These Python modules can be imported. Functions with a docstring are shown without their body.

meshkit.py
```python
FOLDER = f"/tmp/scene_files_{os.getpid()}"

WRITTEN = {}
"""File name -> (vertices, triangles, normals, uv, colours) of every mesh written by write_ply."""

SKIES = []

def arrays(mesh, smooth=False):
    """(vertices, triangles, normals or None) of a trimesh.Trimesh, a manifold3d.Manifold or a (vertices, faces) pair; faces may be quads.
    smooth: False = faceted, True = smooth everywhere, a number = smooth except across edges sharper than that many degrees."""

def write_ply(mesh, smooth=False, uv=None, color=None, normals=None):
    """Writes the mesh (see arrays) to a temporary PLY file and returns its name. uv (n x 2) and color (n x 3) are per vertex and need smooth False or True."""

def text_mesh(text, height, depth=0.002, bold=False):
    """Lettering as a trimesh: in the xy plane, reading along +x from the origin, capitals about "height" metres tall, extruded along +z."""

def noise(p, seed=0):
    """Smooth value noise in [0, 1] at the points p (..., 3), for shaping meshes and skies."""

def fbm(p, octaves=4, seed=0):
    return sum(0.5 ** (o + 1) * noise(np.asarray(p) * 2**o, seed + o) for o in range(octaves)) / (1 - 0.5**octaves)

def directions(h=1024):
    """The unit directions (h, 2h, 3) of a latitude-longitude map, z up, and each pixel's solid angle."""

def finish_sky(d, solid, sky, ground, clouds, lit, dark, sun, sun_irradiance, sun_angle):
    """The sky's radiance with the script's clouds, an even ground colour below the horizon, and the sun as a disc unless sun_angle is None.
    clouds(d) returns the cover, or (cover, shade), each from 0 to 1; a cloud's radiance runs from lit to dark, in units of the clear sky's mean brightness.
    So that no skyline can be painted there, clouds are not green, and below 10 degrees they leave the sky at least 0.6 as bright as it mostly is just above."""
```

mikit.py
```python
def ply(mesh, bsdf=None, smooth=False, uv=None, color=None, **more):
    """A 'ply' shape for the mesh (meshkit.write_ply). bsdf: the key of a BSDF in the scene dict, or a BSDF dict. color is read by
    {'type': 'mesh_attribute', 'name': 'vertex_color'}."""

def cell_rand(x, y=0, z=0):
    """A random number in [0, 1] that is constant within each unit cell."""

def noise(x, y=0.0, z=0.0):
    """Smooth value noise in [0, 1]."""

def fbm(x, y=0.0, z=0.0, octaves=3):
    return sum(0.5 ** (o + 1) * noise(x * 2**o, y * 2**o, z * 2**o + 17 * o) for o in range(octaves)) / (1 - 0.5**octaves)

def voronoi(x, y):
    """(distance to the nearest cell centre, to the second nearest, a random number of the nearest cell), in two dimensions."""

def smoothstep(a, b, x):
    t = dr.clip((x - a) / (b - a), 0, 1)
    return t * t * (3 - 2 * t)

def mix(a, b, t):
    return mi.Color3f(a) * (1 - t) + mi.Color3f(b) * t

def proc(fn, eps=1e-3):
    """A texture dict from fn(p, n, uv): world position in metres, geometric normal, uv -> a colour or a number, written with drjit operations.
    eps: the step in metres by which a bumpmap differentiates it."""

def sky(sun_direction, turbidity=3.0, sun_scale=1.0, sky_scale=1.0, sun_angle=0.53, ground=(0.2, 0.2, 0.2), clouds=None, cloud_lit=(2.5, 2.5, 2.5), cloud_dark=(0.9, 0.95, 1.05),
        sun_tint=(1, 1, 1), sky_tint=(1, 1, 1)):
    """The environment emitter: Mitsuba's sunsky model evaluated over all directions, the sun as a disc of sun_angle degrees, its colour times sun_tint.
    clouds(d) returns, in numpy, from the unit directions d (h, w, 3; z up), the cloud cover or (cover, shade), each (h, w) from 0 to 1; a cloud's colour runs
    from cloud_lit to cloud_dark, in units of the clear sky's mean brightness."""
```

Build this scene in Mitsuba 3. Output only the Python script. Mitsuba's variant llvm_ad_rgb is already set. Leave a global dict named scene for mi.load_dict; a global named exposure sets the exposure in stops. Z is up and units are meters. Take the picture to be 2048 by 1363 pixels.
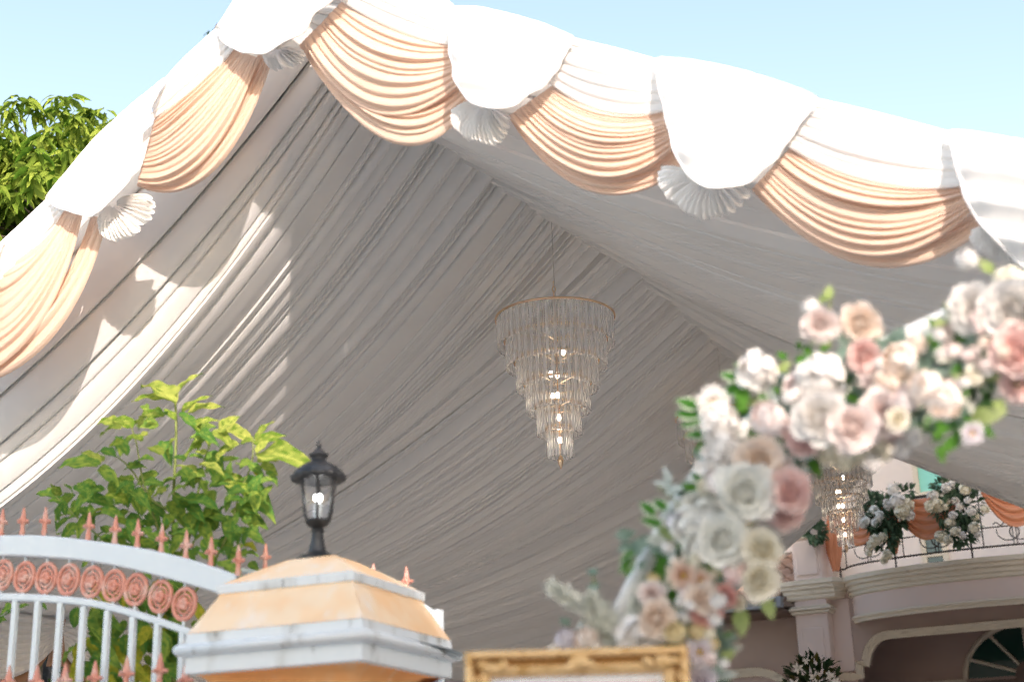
import math, random, numpy as np, trimesh, mitsuba as mi, mikit, meshkit, drjit as dr
from shapely.geometry import Polygon
from mitsuba import ScalarTransform4f as T
PI = math.pi
rng = np.random.default_rng(7)
random.seed(7)
scene, labels = {'type': 'scene'}, {}

# ------------------------------------------------------------------ camera, sky, exposure
# x runs along the gable to the right, y along the tent's axis into it, z up; metres
FPX, PITCH, ROLL, YAW = 2941.0, math.radians(18.81), math.radians(1.67), math.radians(27.88)
EYE = np.array([0, 0, 1.6])
_h, _r = np.array([-math.sin(YAW), math.cos(YAW), 0]), np.array([math.cos(YAW), math.sin(YAW), 0])
FWD = _h * math.cos(PITCH) + np.array([0, 0, math.sin(PITCH)])
_u = -_h * math.sin(PITCH) + np.array([0, 0, math.cos(PITCH)])
RIGHT, UP = _r * math.cos(ROLL) - _u * math.sin(ROLL), _u * math.cos(ROLL) + _r * math.sin(ROLL)
scene['camera'] = {'type': 'thinlens', 'fov': 2 * math.degrees(math.atan(1024 / FPX)), 'fov_axis': 'x', 'aperture_radius': 0.0135, 'focus_distance': 9.42,
                   'near_clip': 0.1, 'far_clip': 1000.0, 'to_world': T().look_at(origin=EYE.tolist(), target=(EYE + FWD).tolist(), up=UP.tolist())}
exposure = 3.16
SUN = np.array([0.611, -0.729, 0.309])
scene['sky'] = mikit.sky(SUN.tolist(), turbidity=3.5, sky_scale=1.6, sun_tint=(0.47, 0.56, 0.94), sky_tint=(1.37, 1.125, 1.005))

def at(x, y, Y=None, X=None, Z=None, D=None):
    """the point at which the sight line of a photo pixel meets a plane of the place"""
    v = FWD + RIGHT * (x - 1024) / FPX - UP * (y - 681.5) / FPX
    t = Y / v[1] if Y is not None else X / v[0] if X is not None else (Z - 1.6) / v[2] if Z is not None else D
    return EYE + v * t

# ------------------------------------------------------------------ helpers
_count = {}
def key_for(base):
    n = _count.get(base, 0); _count[base] = n + 1
    return base if n == 0 else f'{base}_{n:03d}'
def thing(name, label, cat, group=None):
    k = key_for(name); labels[k] = {'label': label, 'category': cat}
    if group: labels[k]['group'] = group
    return k
def put(name, shape, parent=None, label=None, kind=None):
    k = key_for((parent + '__' if parent else '') + name); scene[k] = shape
    if label or kind:
        labels[k] = {}
        if label: labels[k]['label'] = label
        if kind: labels[k]['kind'] = kind
    return k
def obj(name, mesh, mat, parent=None, smooth=False, color=None, uv=None, label=None, kind=None, **more):
    return put(name, mikit.ply(mesh, mat, smooth=smooth, color=color, uv=uv, **more), parent, label, kind)
def solo(name, mesh, mat, label, cat, group=None, **kw):
    k = obj(name, mesh, mat, None, **kw); labels[k] = {'label': label, 'category': cat}
    if group: labels[k]['group'] = group
    return k
def frame(o, z, x=None, s=1.0):
    """4x4: local z along z, placed at o, scaled by s (number or triple)"""
    z = np.asarray(z, float); z = z / np.linalg.norm(z)
    x = np.array([0, 0, 1.0]) if x is None else np.asarray(x, float)
    x = x - z * (x @ z)
    if np.linalg.norm(x) < 1e-6: x = np.cross(z, [0.3, 0.8, 0.1])
    x = x / np.linalg.norm(x); y = np.cross(z, x); m = np.eye(4)
    s = np.broadcast_to(s, 3)
    m[:3, 0], m[:3, 1], m[:3, 2], m[:3, 3] = x * s[0], y * s[1], z * s[2], o
    return m
def TM(m): return T(np.asarray(m, float).tolist())
def quads(nu, nv, wrap=False):
    i, j = np.meshgrid(np.arange(nu if wrap else nu - 1), np.arange(nv - 1), indexing='ij')
    a, b = i * nv + j, ((i + 1) % nu) * nv + j
    return np.stack([a.ravel(), b.ravel(), b.ravel() + 1, a.ravel() + 1], 1)
def tri(q): return np.vstack([q[:, [0, 1, 2]], q[:, [0, 2, 3]]])
def surf(P):
    P = np.asarray(P, float)
    return trimesh.Trimesh(P.reshape(-1, 3), tri(quads(P.shape[0], P.shape[1])), process=False)
def cat(ms): return trimesh.util.concatenate([trimesh.Trimesh(m.vertices, m.faces, process=False) for m in ms])
def box(x0, x1, y0, y1, z0, z1, bev=0.0):
    if bev <= 0:
        m = trimesh.creation.box((x1 - x0, y1 - y0, z1 - z0)); m.apply_translation([(x0 + x1) / 2, (y0 + y1) / 2, (z0 + z1) / 2]); return m
    pts = []
    for sx in (x0, x1):
        for sy in (y0, y1):
            for sz in (z0, z1):
                bx, by, bz = (bev if sx == x0 else -bev), (bev if sy == y0 else -bev), (bev if sz == z0 else -bev)
                pts += [[sx + bx, sy + by, sz], [sx + bx, sy, sz + bz], [sx, sy + by, sz + bz]]
    return trimesh.convex.convex_hull(np.array(pts))
def frames(p):
    p = np.asarray(p, float); t = np.gradient(p, axis=0); t /= np.linalg.norm(t, axis=1, keepdims=True) + 1e-12
    n = np.cross(t[0], [0.31, 0.22, 0.92]); n /= np.linalg.norm(n); out = []
    for k in range(len(p)):
        n = n - t[k] * (n @ t[k]); n /= np.linalg.norm(n); out.append((n, np.cross(t[k], n)))
    return p, np.array([o[0] for o in out]), np.array([o[1] for o in out])
def tube(p, r, n=8, cap=True):
    p, a, b = frames(p); r = np.broadcast_to(r, len(p)); th = np.arange(n) / n * 2 * PI
    V = p[:, None] + r[:, None, None] * (a[:, None] * np.cos(th)[None, :, None] + b[:, None] * np.sin(th)[None, :, None])
    L = len(p); v = V.reshape(-1, 3); f = []
    i, j = np.meshgrid(np.arange(L - 1), np.arange(n), indexing='ij')
    a0, a1 = i * n + j, i * n + (j + 1) % n
    f = np.vstack([np.stack([a0, a1, a1 + n], -1).reshape(-1, 3), np.stack([a0, a1 + n, a0 + n], -1).reshape(-1, 3)])
    if cap:
        v = np.vstack([v, p[0], p[-1]]); c0, c1 = L * n, L * n + 1; k = np.arange(n)
        f = np.vstack([f, np.stack([np.full(n, c0), (k + 1) % n, k], 1), np.stack([np.full(n, c1), (L - 1) * n + k, (L - 1) * n + (k + 1) % n], 1)])
    return trimesh.Trimesh(v, f, process=False)
def lathe(prof, n=24, flute=None):
    prof = np.asarray(prof, float); th = np.arange(n) / n * 2 * PI
    R = np.repeat(prof[:, :1], n, 1)
    if flute is not None: R = R * flute(th)[None] if callable(flute) else R
    V = np.stack([R * np.cos(th), R * np.sin(th), np.repeat(prof[:, 1:2], n, 1)], -1)
    V = np.concatenate([V, V[:, :1]], 1)
    q = tri(quads(V.shape[0], V.shape[1])); m = trimesh.Trimesh(V.reshape(-1, 3), q[:, ::-1], process=False)
    m.merge_vertices(); return m
def sweep(prof, path, side, up=(0, 0, 1), closed=False):
    """prof: (n,2) closed outline, first coordinate along side(k), second along up; path (m,3)"""
    prof, path = np.asarray(prof, float), np.asarray(path, float); up = np.asarray(up, float)
    side = np.broadcast_to(side, path.shape); upv = np.broadcast_to(up, path.shape)
    V = path[:, None] + prof[None, :, :1] * side[:, None] + prof[None, :, 1:2] * upv[:, None]
    V = np.concatenate([V, V[:, :1]], 1); m = surf(V)
    if not closed:
        f = list(m.faces); L, n = len(path), len(prof)
        for k in range(1, n - 1): f += [[0, k + 1, k], [(L - 1) * (n + 1), (L - 1) * (n + 1) + k, (L - 1) * (n + 1) + k + 1]]
        m = trimesh.Trimesh(m.vertices, f, process=False)
    return m
def moved(m, M): q = trimesh.Trimesh(m.vertices, m.faces, process=False); q.apply_transform(M); return q
def spline(p, n):
    """Catmull-Rom through points"""
    p = np.asarray(p, float); d = np.r_[0, np.cumsum(np.linalg.norm(np.diff(p, axis=0), axis=1) + 1e-9)]; d /= d[-1]
    from scipy.interpolate import PchipInterpolator, CubicSpline
    f = CubicSpline(d, p) if len(p) > 2 else None
    s = np.linspace(0, 1, n)
    return f(s) if f is not None else p[0] + (p[-1] - p[0]) * s[:, None]
def n1(x, seed=0, o=3):
    x = np.asarray(x, float); return meshkit.fbm(np.stack([x, np.full_like(x, 0.37 + seed * 3.1), np.full_like(x, 0.71)], -1), o, seed) - 0.5
def n2(x, y, seed=0, o=3):
    x, y = np.broadcast_arrays(np.asarray(x, float), np.asarray(y, float)); return meshkit.fbm(np.stack([x, y, np.full_like(x, 0.37 + seed)], -1), o, seed) - 0.5

# ------------------------------------------------------------------ materials
def rgb(c): return {'type': 'rgb', 'value': list(c)}
def mat(k, col, rough=0.6, spec=0.4, metal=0.0, sheen=0.0, coat=0.0, bump=None, two=True):
    d = {'type': 'principled', 'base_color': col if isinstance(col, dict) else rgb(col), 'roughness': rough, 'specular': spec, 'metallic': metal}
    if sheen: d['sheen'] = sheen
    if coat: d['clearcoat'] = coat; d['clearcoat_gloss'] = 0.8
    if bump: d = {'type': 'bumpmap', 'arbitrary': mikit.proc(bump[0], eps=bump[2] if len(bump) > 2 else 2e-3), 'scale': bump[1], 'bsdf': d}
    scene[k] = {'type': 'twosided', 'bsdf': d} if two else d
VC = {'type': 'mesh_attribute', 'name': 'vertex_color'}
mx, ss, nz, fb = mikit.mix, mikit.smoothstep, mikit.noise, mikit.fbm
mat('m_white_cloth', (0.82, 0.81, 0.79), 0.75, 0.25, sheen=0.3)
mat('m_liner', (0.705, 0.695, 0.675), 0.40, 0.65, sheen=0.3)
scene['m_peach'] = {'type': 'principledthin', 'base_color': rgb((0.80, 0.60, 0.475)), 'roughness': 0.38, 'spec_trans': 0.0, 'diff_trans': 0.35, 'eta': 1.5, 'sheen': 0.2}
mat('m_roof', (0.80, 0.80, 0.79), 0.5, 0.4)
mat('m_frame', (0.7, 0.7, 0.7), 0.4, 0.5, 0.6)
mat('m_gold', (0.90, 0.66, 0.44), 0.3, 0.5, 1.0)
mat('m_cord', (0.55, 0.53, 0.5), 0.5, 0.4)
scene['m_glass'] = {'type': 'dielectric', 'int_ior': 1.5, 'ext_ior': 1.0}
scene['m_rod'] = {'type': 'blendbsdf', 'weight': 0.06, 'a_clear': {'type': 'thindielectric', 'int_ior': 1.36}, 'b_frost': {'type': 'twosided', 'bsdf': {'type': 'principled', 'base_color': rgb((0.93, 0.92, 0.90)), 'roughness': 0.16, 'metallic': 0.75, 'specular': 0.8}}}
scene['m_frost'] = {'type': 'blendbsdf', 'weight': 0.28, 'a_clear': {'type': 'thindielectric', 'int_ior': 1.36}, 'b_frost': {'type': 'twosided', 'bsdf': {'type': 'principled', 'base_color': rgb((0.92, 0.92, 0.92)), 'roughness': 0.22, 'metallic': 0.35, 'specular': 0.8}}}
scene['m_pane'] = {'type': 'thindielectric', 'int_ior': 1.5}
mat('m_black_iron', mikit.proc(lambda p, n, uv: mx((0.018, 0.02, 0.023), (0.05, 0.053, 0.057), ss(0.5, 0.8, fb(p.x * 30, p.y * 30, p.z * 30)))), 0.42, 0.5)
def white_paint(p, n, uv):
    s = fb(p.x * 9 + p.y * 9, p.z * 3.0, p.y * 7, 4); g = nz(p.x * 60, p.y * 60, p.z * 14)
    c = mx((0.65, 0.695, 0.72), (0.50, 0.515, 0.505), ss(0.52, 0.72, s))
    return mx(c, (0.17, 0.16, 0.14), ss(0.60, 0.78, s * 0.62 + g * 0.38) * 0.75)
mat('m_white_paint', mikit.proc(white_paint), 0.55, 0.4)
def gate_paint(p, n, uv):
    s = fb(p.x * 5, p.z * 1.2, p.y * 5, 4); g = nz(p.x * 70, p.y * 70, p.z * 5)
    return mx((0.61, 0.68, 0.725), (0.25, 0.26, 0.27), ss(0.62, 0.82, s * 0.6 + g * 0.4) * 0.7)
mat('m_gate', mikit.proc(gate_paint), 0.42, 0.5)
def salmon(p, n, uv):
    return mx((0.60, 0.27, 0.205), (0.64, 0.43, 0.37), ss(0.45, 0.75, fb(p.x * 25, p.y * 25, p.z * 25)))
mat('m_salmon', mikit.proc(salmon), 0.5, 0.4)
def orange(p, n, uv):
    s = fb(p.x * 4, p.y * 4, p.z * 2.5, 4); g = fb(p.x * 26, p.y * 26, p.z * 5, 2)
    c = mx((0.78, 0.33, 0.11), (0.80, 0.40, 0.16), ss(0.3, 0.7, s)); return mx(c, (0.82, 0.58, 0.38), ss(0.5, 0.8, g * 0.6 + s * 0.4) * 0.55)
mat('m_orange', mikit.proc(orange), 0.8, 0.25)
def slope_paint(p, n, uv):
    s = fb(p.x * 5, p.y * 5, p.z * 4, 4); g = fb(p.x * 30, p.y * 30, p.z * 6, 2)
    c = mx((0.82, 0.54, 0.31), (0.84, 0.66, 0.47), ss(0.35, 0.65, s)); return mx(c, (0.80, 0.74, 0.68), ss(0.55, 0.78, g * 0.5 + s * 0.5) * 0.7)
mat('m_slope', mikit.proc(slope_paint), 0.8, 0.25)
scene['m_petal'] = {'type': 'principledthin', 'base_color': VC, 'roughness': 0.6, 'spec_trans': 0.0, 'diff_trans': 0.28, 'eta': 1.35}
scene['m_leaf'] = {'type': 'principledthin', 'base_color': VC, 'roughness': 0.42, 'spec_trans': 0.0, 'diff_trans': 0.75, 'eta': 1.45}
mat('m_stem', (0.20, 0.24, 0.06), 0.6)
mat('m_bark', mikit.proc(lambda p, n, uv: mx((0.06, 0.05, 0.04), (0.17, 0.14, 0.11), fb(p.x * 14, p.y * 14, p.z * 4, 4))), 0.9, 0.2)
mat('m_gilt', mikit.proc(lambda p, n, uv: mx((0.74, 0.50, 0.24), (0.50, 0.29, 0.10), ss(0.45, 0.75, fb(p.x * 50, p.y * 50, p.z * 50)))), 0.45, 0.5, 0.35)
mat('m_gilt_dark', (0.33, 0.15, 0.035), 0.5, 0.4, 0.3)
mat('m_mat_board', (0.74, 0.76, 0.80), 0.7)
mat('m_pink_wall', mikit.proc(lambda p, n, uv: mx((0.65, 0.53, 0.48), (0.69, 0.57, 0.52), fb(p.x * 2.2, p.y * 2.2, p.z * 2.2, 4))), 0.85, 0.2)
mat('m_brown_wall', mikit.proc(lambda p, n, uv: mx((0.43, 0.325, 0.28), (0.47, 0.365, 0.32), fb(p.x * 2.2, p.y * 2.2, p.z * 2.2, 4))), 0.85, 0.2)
mat('m_cream_wall', mikit.proc(lambda p, n, uv: mx((0.72, 0.64, 0.61), (0.76, 0.69, 0.65), fb(p.x * 2, p.y * 2, p.z * 2, 4))), 0.85, 0.2)
mat('m_moulding', mikit.proc(lambda p, n, uv: mx((0.66, 0.59, 0.48), (0.45, 0.38, 0.30), ss(0.6, 0.85, fb(p.x * 9, p.y * 9, p.z * 22, 4)) * 0.7)), 0.7, 0.3)
mat('m_tile', mikit.proc(lambda p, n, uv: mx((0.42, 0.27, 0.20), (0.25, 0.165, 0.13), fb(p.x * 7, p.y * 7, p.z * 7, 4))), 0.8, 0.25)
mat('m_gutter', (0.24, 0.26, 0.29), 0.45, 0.5)
mat('m_dark_iron', (0.055, 0.045, 0.04), 0.5, 0.5, 0.3)
mat('m_copper_cloth', (0.62, 0.25, 0.13), 0.4, 0.5, sheen=0.4)
mat('m_brown_cloth', (0.36, 0.20, 0.12), 0.5, 0.4, sheen=0.3)
mat('m_teal', (0.22, 0.62, 0.52), 0.12, 0.6)
mat('m_dark_glass', (0.012, 0.05, 0.04), 0.05, 0.8)
mat('m_wood', (0.16, 0.11, 0.09), 0.6)
mat('m_ground', mikit.proc(lambda p, n, uv: mx((0.50, 0.48, 0.45), (0.57, 0.55, 0.52), fb(p.x * 1.3, p.y * 1.3, 0, 5))), 0.9, 0.2)
mat('m_easel', (0.62, 0.58, 0.52), 0.5)
mat('m_neighbour', (0.45, 0.40, 0.36), 0.9)

# ------------------------------------------------------------------ ground
g = surf(np.stack(list(np.meshgrid(np.linspace(-300, 300, 25), np.linspace(-300, 300, 25), indexing='ij')) + [np.zeros((25, 25))], -1))
k = obj('ground', g, 'm_ground'); labels[k] = {'label': 'pale concrete ground under the tent and the gate', 'category': 'ground', 'kind': 'structure'}
labels['sky'] = {'label': 'clear pale blue sky above the tent', 'category': 'sky', 'kind': 'structure'}

# a neighbour's house behind the photographer, whose roof shades the gate and the lower flowers
SH = SUN[:2] / np.linalg.norm(SUN[:2]); SU = np.array([-SH[1], SH[0]]); TE = SUN[2] / np.linalg.norm(SUN[:2])
nb = thing('neighbour_house', 'house across the lane with a stepped roof line, behind the photographer', 'house')
def shade_block(name, u0, u1, d, z1a, z1b):
    """a wall across the sun's direction: u along SU, d towards the sun, top from z1a to z1b"""
    c = [np.r_[SU * u + SH * dd, z] for u, zt in ((u0, z1a), (u1, z1b)) for dd in (d, d + 4.0) for z in (0.0, zt)]
    obj(name, trimesh.convex.convex_hull(np.array(c)), 'm_neighbour', nb)
D0 = 9.0
def top_for(P, z): return z + (D0 - P[:2] @ SH) * TE
P1, P2 = at(330, 950, Y=4.75), at(1480, 960, Y=3.4)
z1, z2 = top_for(P1, P1[2]), top_for(P2, P2[2]); u1, u2 = P1[:2] @ SU, P2[:2] @ SU
s12 = (z2 - z1) / (u2 - u1)
shade_block('wall', u1 - 5, u1 - 0.2, D0, z1 + 0.3, z1 + 0.3)
shade_block('gable', u1 - 0.2, u2 + 1.2, D0, z1 - 0.2 * s12, z2 + 1.2 * s12)
shade_block('wing', u2 + 1.2, u2 + 8, D0, z2 + 1.2 * s12, z2 + 1.2 * s12 - 0.6)

# a taller house to the right of the tent, out of the photo, that keeps most of the balcony in shade
nb2 = thing('side_house', 'tall house on the right of the tent, outside the photo', 'house')
obj('ground_floor', box(3.4, 9.0, 7.0, 17.0, 0, 8.45), 'm_neighbour', nb2)
obj('upper_floor', box(3.4, 9.0, 7.0, 17.0, 9.1, 13.5), 'm_neighbour', nb2)
for yy in (7.3, 12.0, 16.7):
    for xx in (3.7, 8.7): obj('pillar', box(xx - 0.15, xx + 0.15, yy - 0.15, yy + 0.15, 8.45, 9.1), 'm_neighbour', nb2)

# ------------------------------------------------------------------ the tent
X0, ZR, W, ZE, Y0, YB = -3.9, 5.784, 4.381, 3.283, 5.106, 16.0
BAYS = [5.17, 9.2, 12.7, 22.5]
tent = thing('wedding_tent', 'large white gabled tent lined with pleated grey-white fabric', 'tent')
def roof_pt(k, y, s): return [X0 + s * W * k, y, ZR - (ZR - ZE) * k]
for s in (-1, 1):
    a, b = np.array(roof_pt(0, Y0, s)), np.array(roof_pt(1.02, Y0, s)); n = np.array([s * (ZR - ZE), 0, W]); n /= np.linalg.norm(n)
    P = np.array([[a + (b - a) * t - n * 0.034 + [0, y - Y0, 0] for t in np.linspace(0, 1, 8)] for y in np.linspace(Y0 + 0.06, YB, 12)])
    obj('roof_sheet', surf(P), 'm_roof', tent)
    for y in (Y0 + 0.10, 9.2, 12.7, YB - 0.05):
        obj('rafter', tube([np.array(roof_pt(0.005, y, s)) - n * 0.075, np.array(roof_pt(1.0, y, s)) - n * 0.075], 0.03, 8), 'm_frame', tent, smooth=40)
        obj('post', tube([[X0 + s * W, y, 0], [X0 + s * W, y, ZE - 0.06]], 0.045, 12), 'm_frame', tent, smooth=40)
    obj('eave_beam', tube([[X0 + s * W, Y0, ZE - 0.03], [X0 + s * W, YB, ZE - 0.03]], 0.04, 8), 'm_frame', tent, smooth=40)
obj('ridge_beam', tube([[X0, Y0, ZR - 0.06], [X0, YB, ZR - 0.06]], 0.03, 8), 'm_frame', tent, smooth=40)

SKW = ([0, 8.0, 9.2, 11.2, 12.5, 14.4, 24], [0, 0.0, 0.9, 1.6, 2.4, 3.5, 6.4])
SAG = 0.36
YL = Y0 + 0.05
def liner(s, bay, seed):
    w0, w1 = BAYS[bay], BAYS[bay + 1]; r = np.random.default_rng(seed)
    cr, w = [w0], w0
    while w < w1:
        dens = 0.5 + n1(w * 1.7, seed + 5, 2) * 1.5
        w += (0.018 + 0.075 * r.random() ** 1.5 + (0.10 * r.random() if r.random() < 0.22 * dens else 0)) * (1.35 if bay == 0 else 1.0) * (1 if w < 16 else 1.6); cr.append(w)
    cr[-1] = w1; cr = np.array(cr); amp = np.minimum(np.diff(cr) * 0.55, 0.05) * r.uniform(0.35, 1.25, len(cr) - 1)
    step = 0.0065 if bay < 2 else 0.011
    sl = np.where(np.arange(len(cr)) % 3 == 0, 0.0065, 0.004)
    ws = np.unique(np.r_[np.arange(w0, w1, step), cr, cr + sl, cr - sl]); ws = ws[(ws >= w0) & (ws <= w1)]; ks = np.linspace(0, 1, 56)
    i = np.clip(np.searchsorted(cr, ws, 'right') - 1, 0, len(cr) - 2); t = (ws - cr[i]) / (cr[i + 1] - cr[i])
    edge = np.minimum(ws - cr[i], cr[i + 1] - ws); cut = np.clip(1 - edge / 0.006, 0, 1)
    tilt = (r.uniform(-1, 1, len(cr)) * 0.9)[i] * (t - 0.5) * (cr[i + 1] - cr[i])
    bulge = amp[i] * np.power(np.clip(4 * t * (1 - t), 0, 1), 0.5) + tilt - cut * np.minimum(1.1 * amp[i] + 0.012, 0.06)
    Wg, Kg = np.meshgrid(ws, ks, indexing='ij')
    # some pleats fade out on the way down, others start half way
    cx = (cr[i] + cr[i + 1]) / 2
    fade = np.clip(0.62 + 1.5 * n2(np.repeat(cx[:, None], len(ks), 1) * 2.3, Kg * 1.1, seed + 9, 2), 0.10, 1.15) * (np.interp(Kg, [0.06, 0.25, 1], [1, 0.45, 0.40] if s < 0 else [0.9, 0.35, 0.25]) if bay == 0 else 1)
    fade = np.maximum(fade, np.clip(1 - Kg / 0.16, 0, 1))
    h = bulge[:, None] * fade + (0.085 if bay else 0.03) * n2(Wg * 4.2, Kg * 0.8, seed + 4, 2) + 0.05 * n2(Wg * 1.6, Kg * 1.2, seed + 1, 3) * np.sin(PI * Kg) + 0.004 * n2(Wg * 16, Kg * 0.7, seed + 2, 2)
    tb = np.clip((Wg - w0) / (w1 - w0 if bay < 2 else 3.4), 0, 1); bil = np.sin(PI * tb) if bay < 2 else np.sin(PI * np.clip(tb, 0, 1))
    Yg = Wg - np.interp(Wg, *SKW) * Kg + 0.09 * n2(Wg * 0.9, Kg * 2.2, seed + 3, 2) * np.sin(PI * Kg)
    Yg = np.clip(Yg, YL, YB)
    zr = ZR - np.interp(Wg, [5.17, 5.42, 5.70, 6.6, 9.2, 12.7, 16], [0.06, 0.26, 0.36, 0.25, 0.19, 0.19, 0.19 if s < 0 else 0.09]) - 0.08 * bil
    sag = np.interp(Wg, [5.17, 5.42, 5.70, 9.2, 12.7, 16], [0.0, 0.5 if s < 0 else 0.22, 0.84 if s < 0 else 0.36, SAG, SAG, SAG if s < 0 else 0.04]) + (0.10 * bil if bay else 0)
    Xg = X0 + s * (W * Kg + 0.0)
    Zg = zr - (zr - ZE) * Kg - 4 * sag * Kg * (1 - Kg)
    dzdk = -(zr - ZE) - 4 * sag * (1 - 2 * Kg); L = np.sqrt(W * W + dzdk ** 2)
    nx, nzz = dzdk / L * s, -W / L        # towards the inside (down)
    P = np.stack([Xg + nx * h, Yg - 0.9 * h * np.clip((5.85 - Wg) / 0.45, 0, 1), Zg + nzz * h], -1)
    m = surf(P)
    m.update_faces(m.area_faces > 1e-10); return m
sd = 11
for bay in (0, 1, 2):
    for s in (-1, 1):
        obj('ceiling_panel', liner(s, bay, sd), 'm_liner', tent, smooth=50); sd += 13
for s in (-1, 1):          # the roped seam between the bays
    ks = np.linspace(0.0, 1, 60); zr = ZR - 0.19
    for wb in BAYS[1:3]:
        y = wb - np.interp(wb, *SKW) * ks
        p = np.stack([X0 + s * W * ks, y, zr - (zr - ZE) * ks - 4 * SAG * ks * (1 - ks) - 0.022], -1)
        obj('seam_cord', tube(p, 0.014 + 0.004 * np.sin(ks * 160), 8), 'm_liner', tent, smooth=60)

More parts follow.
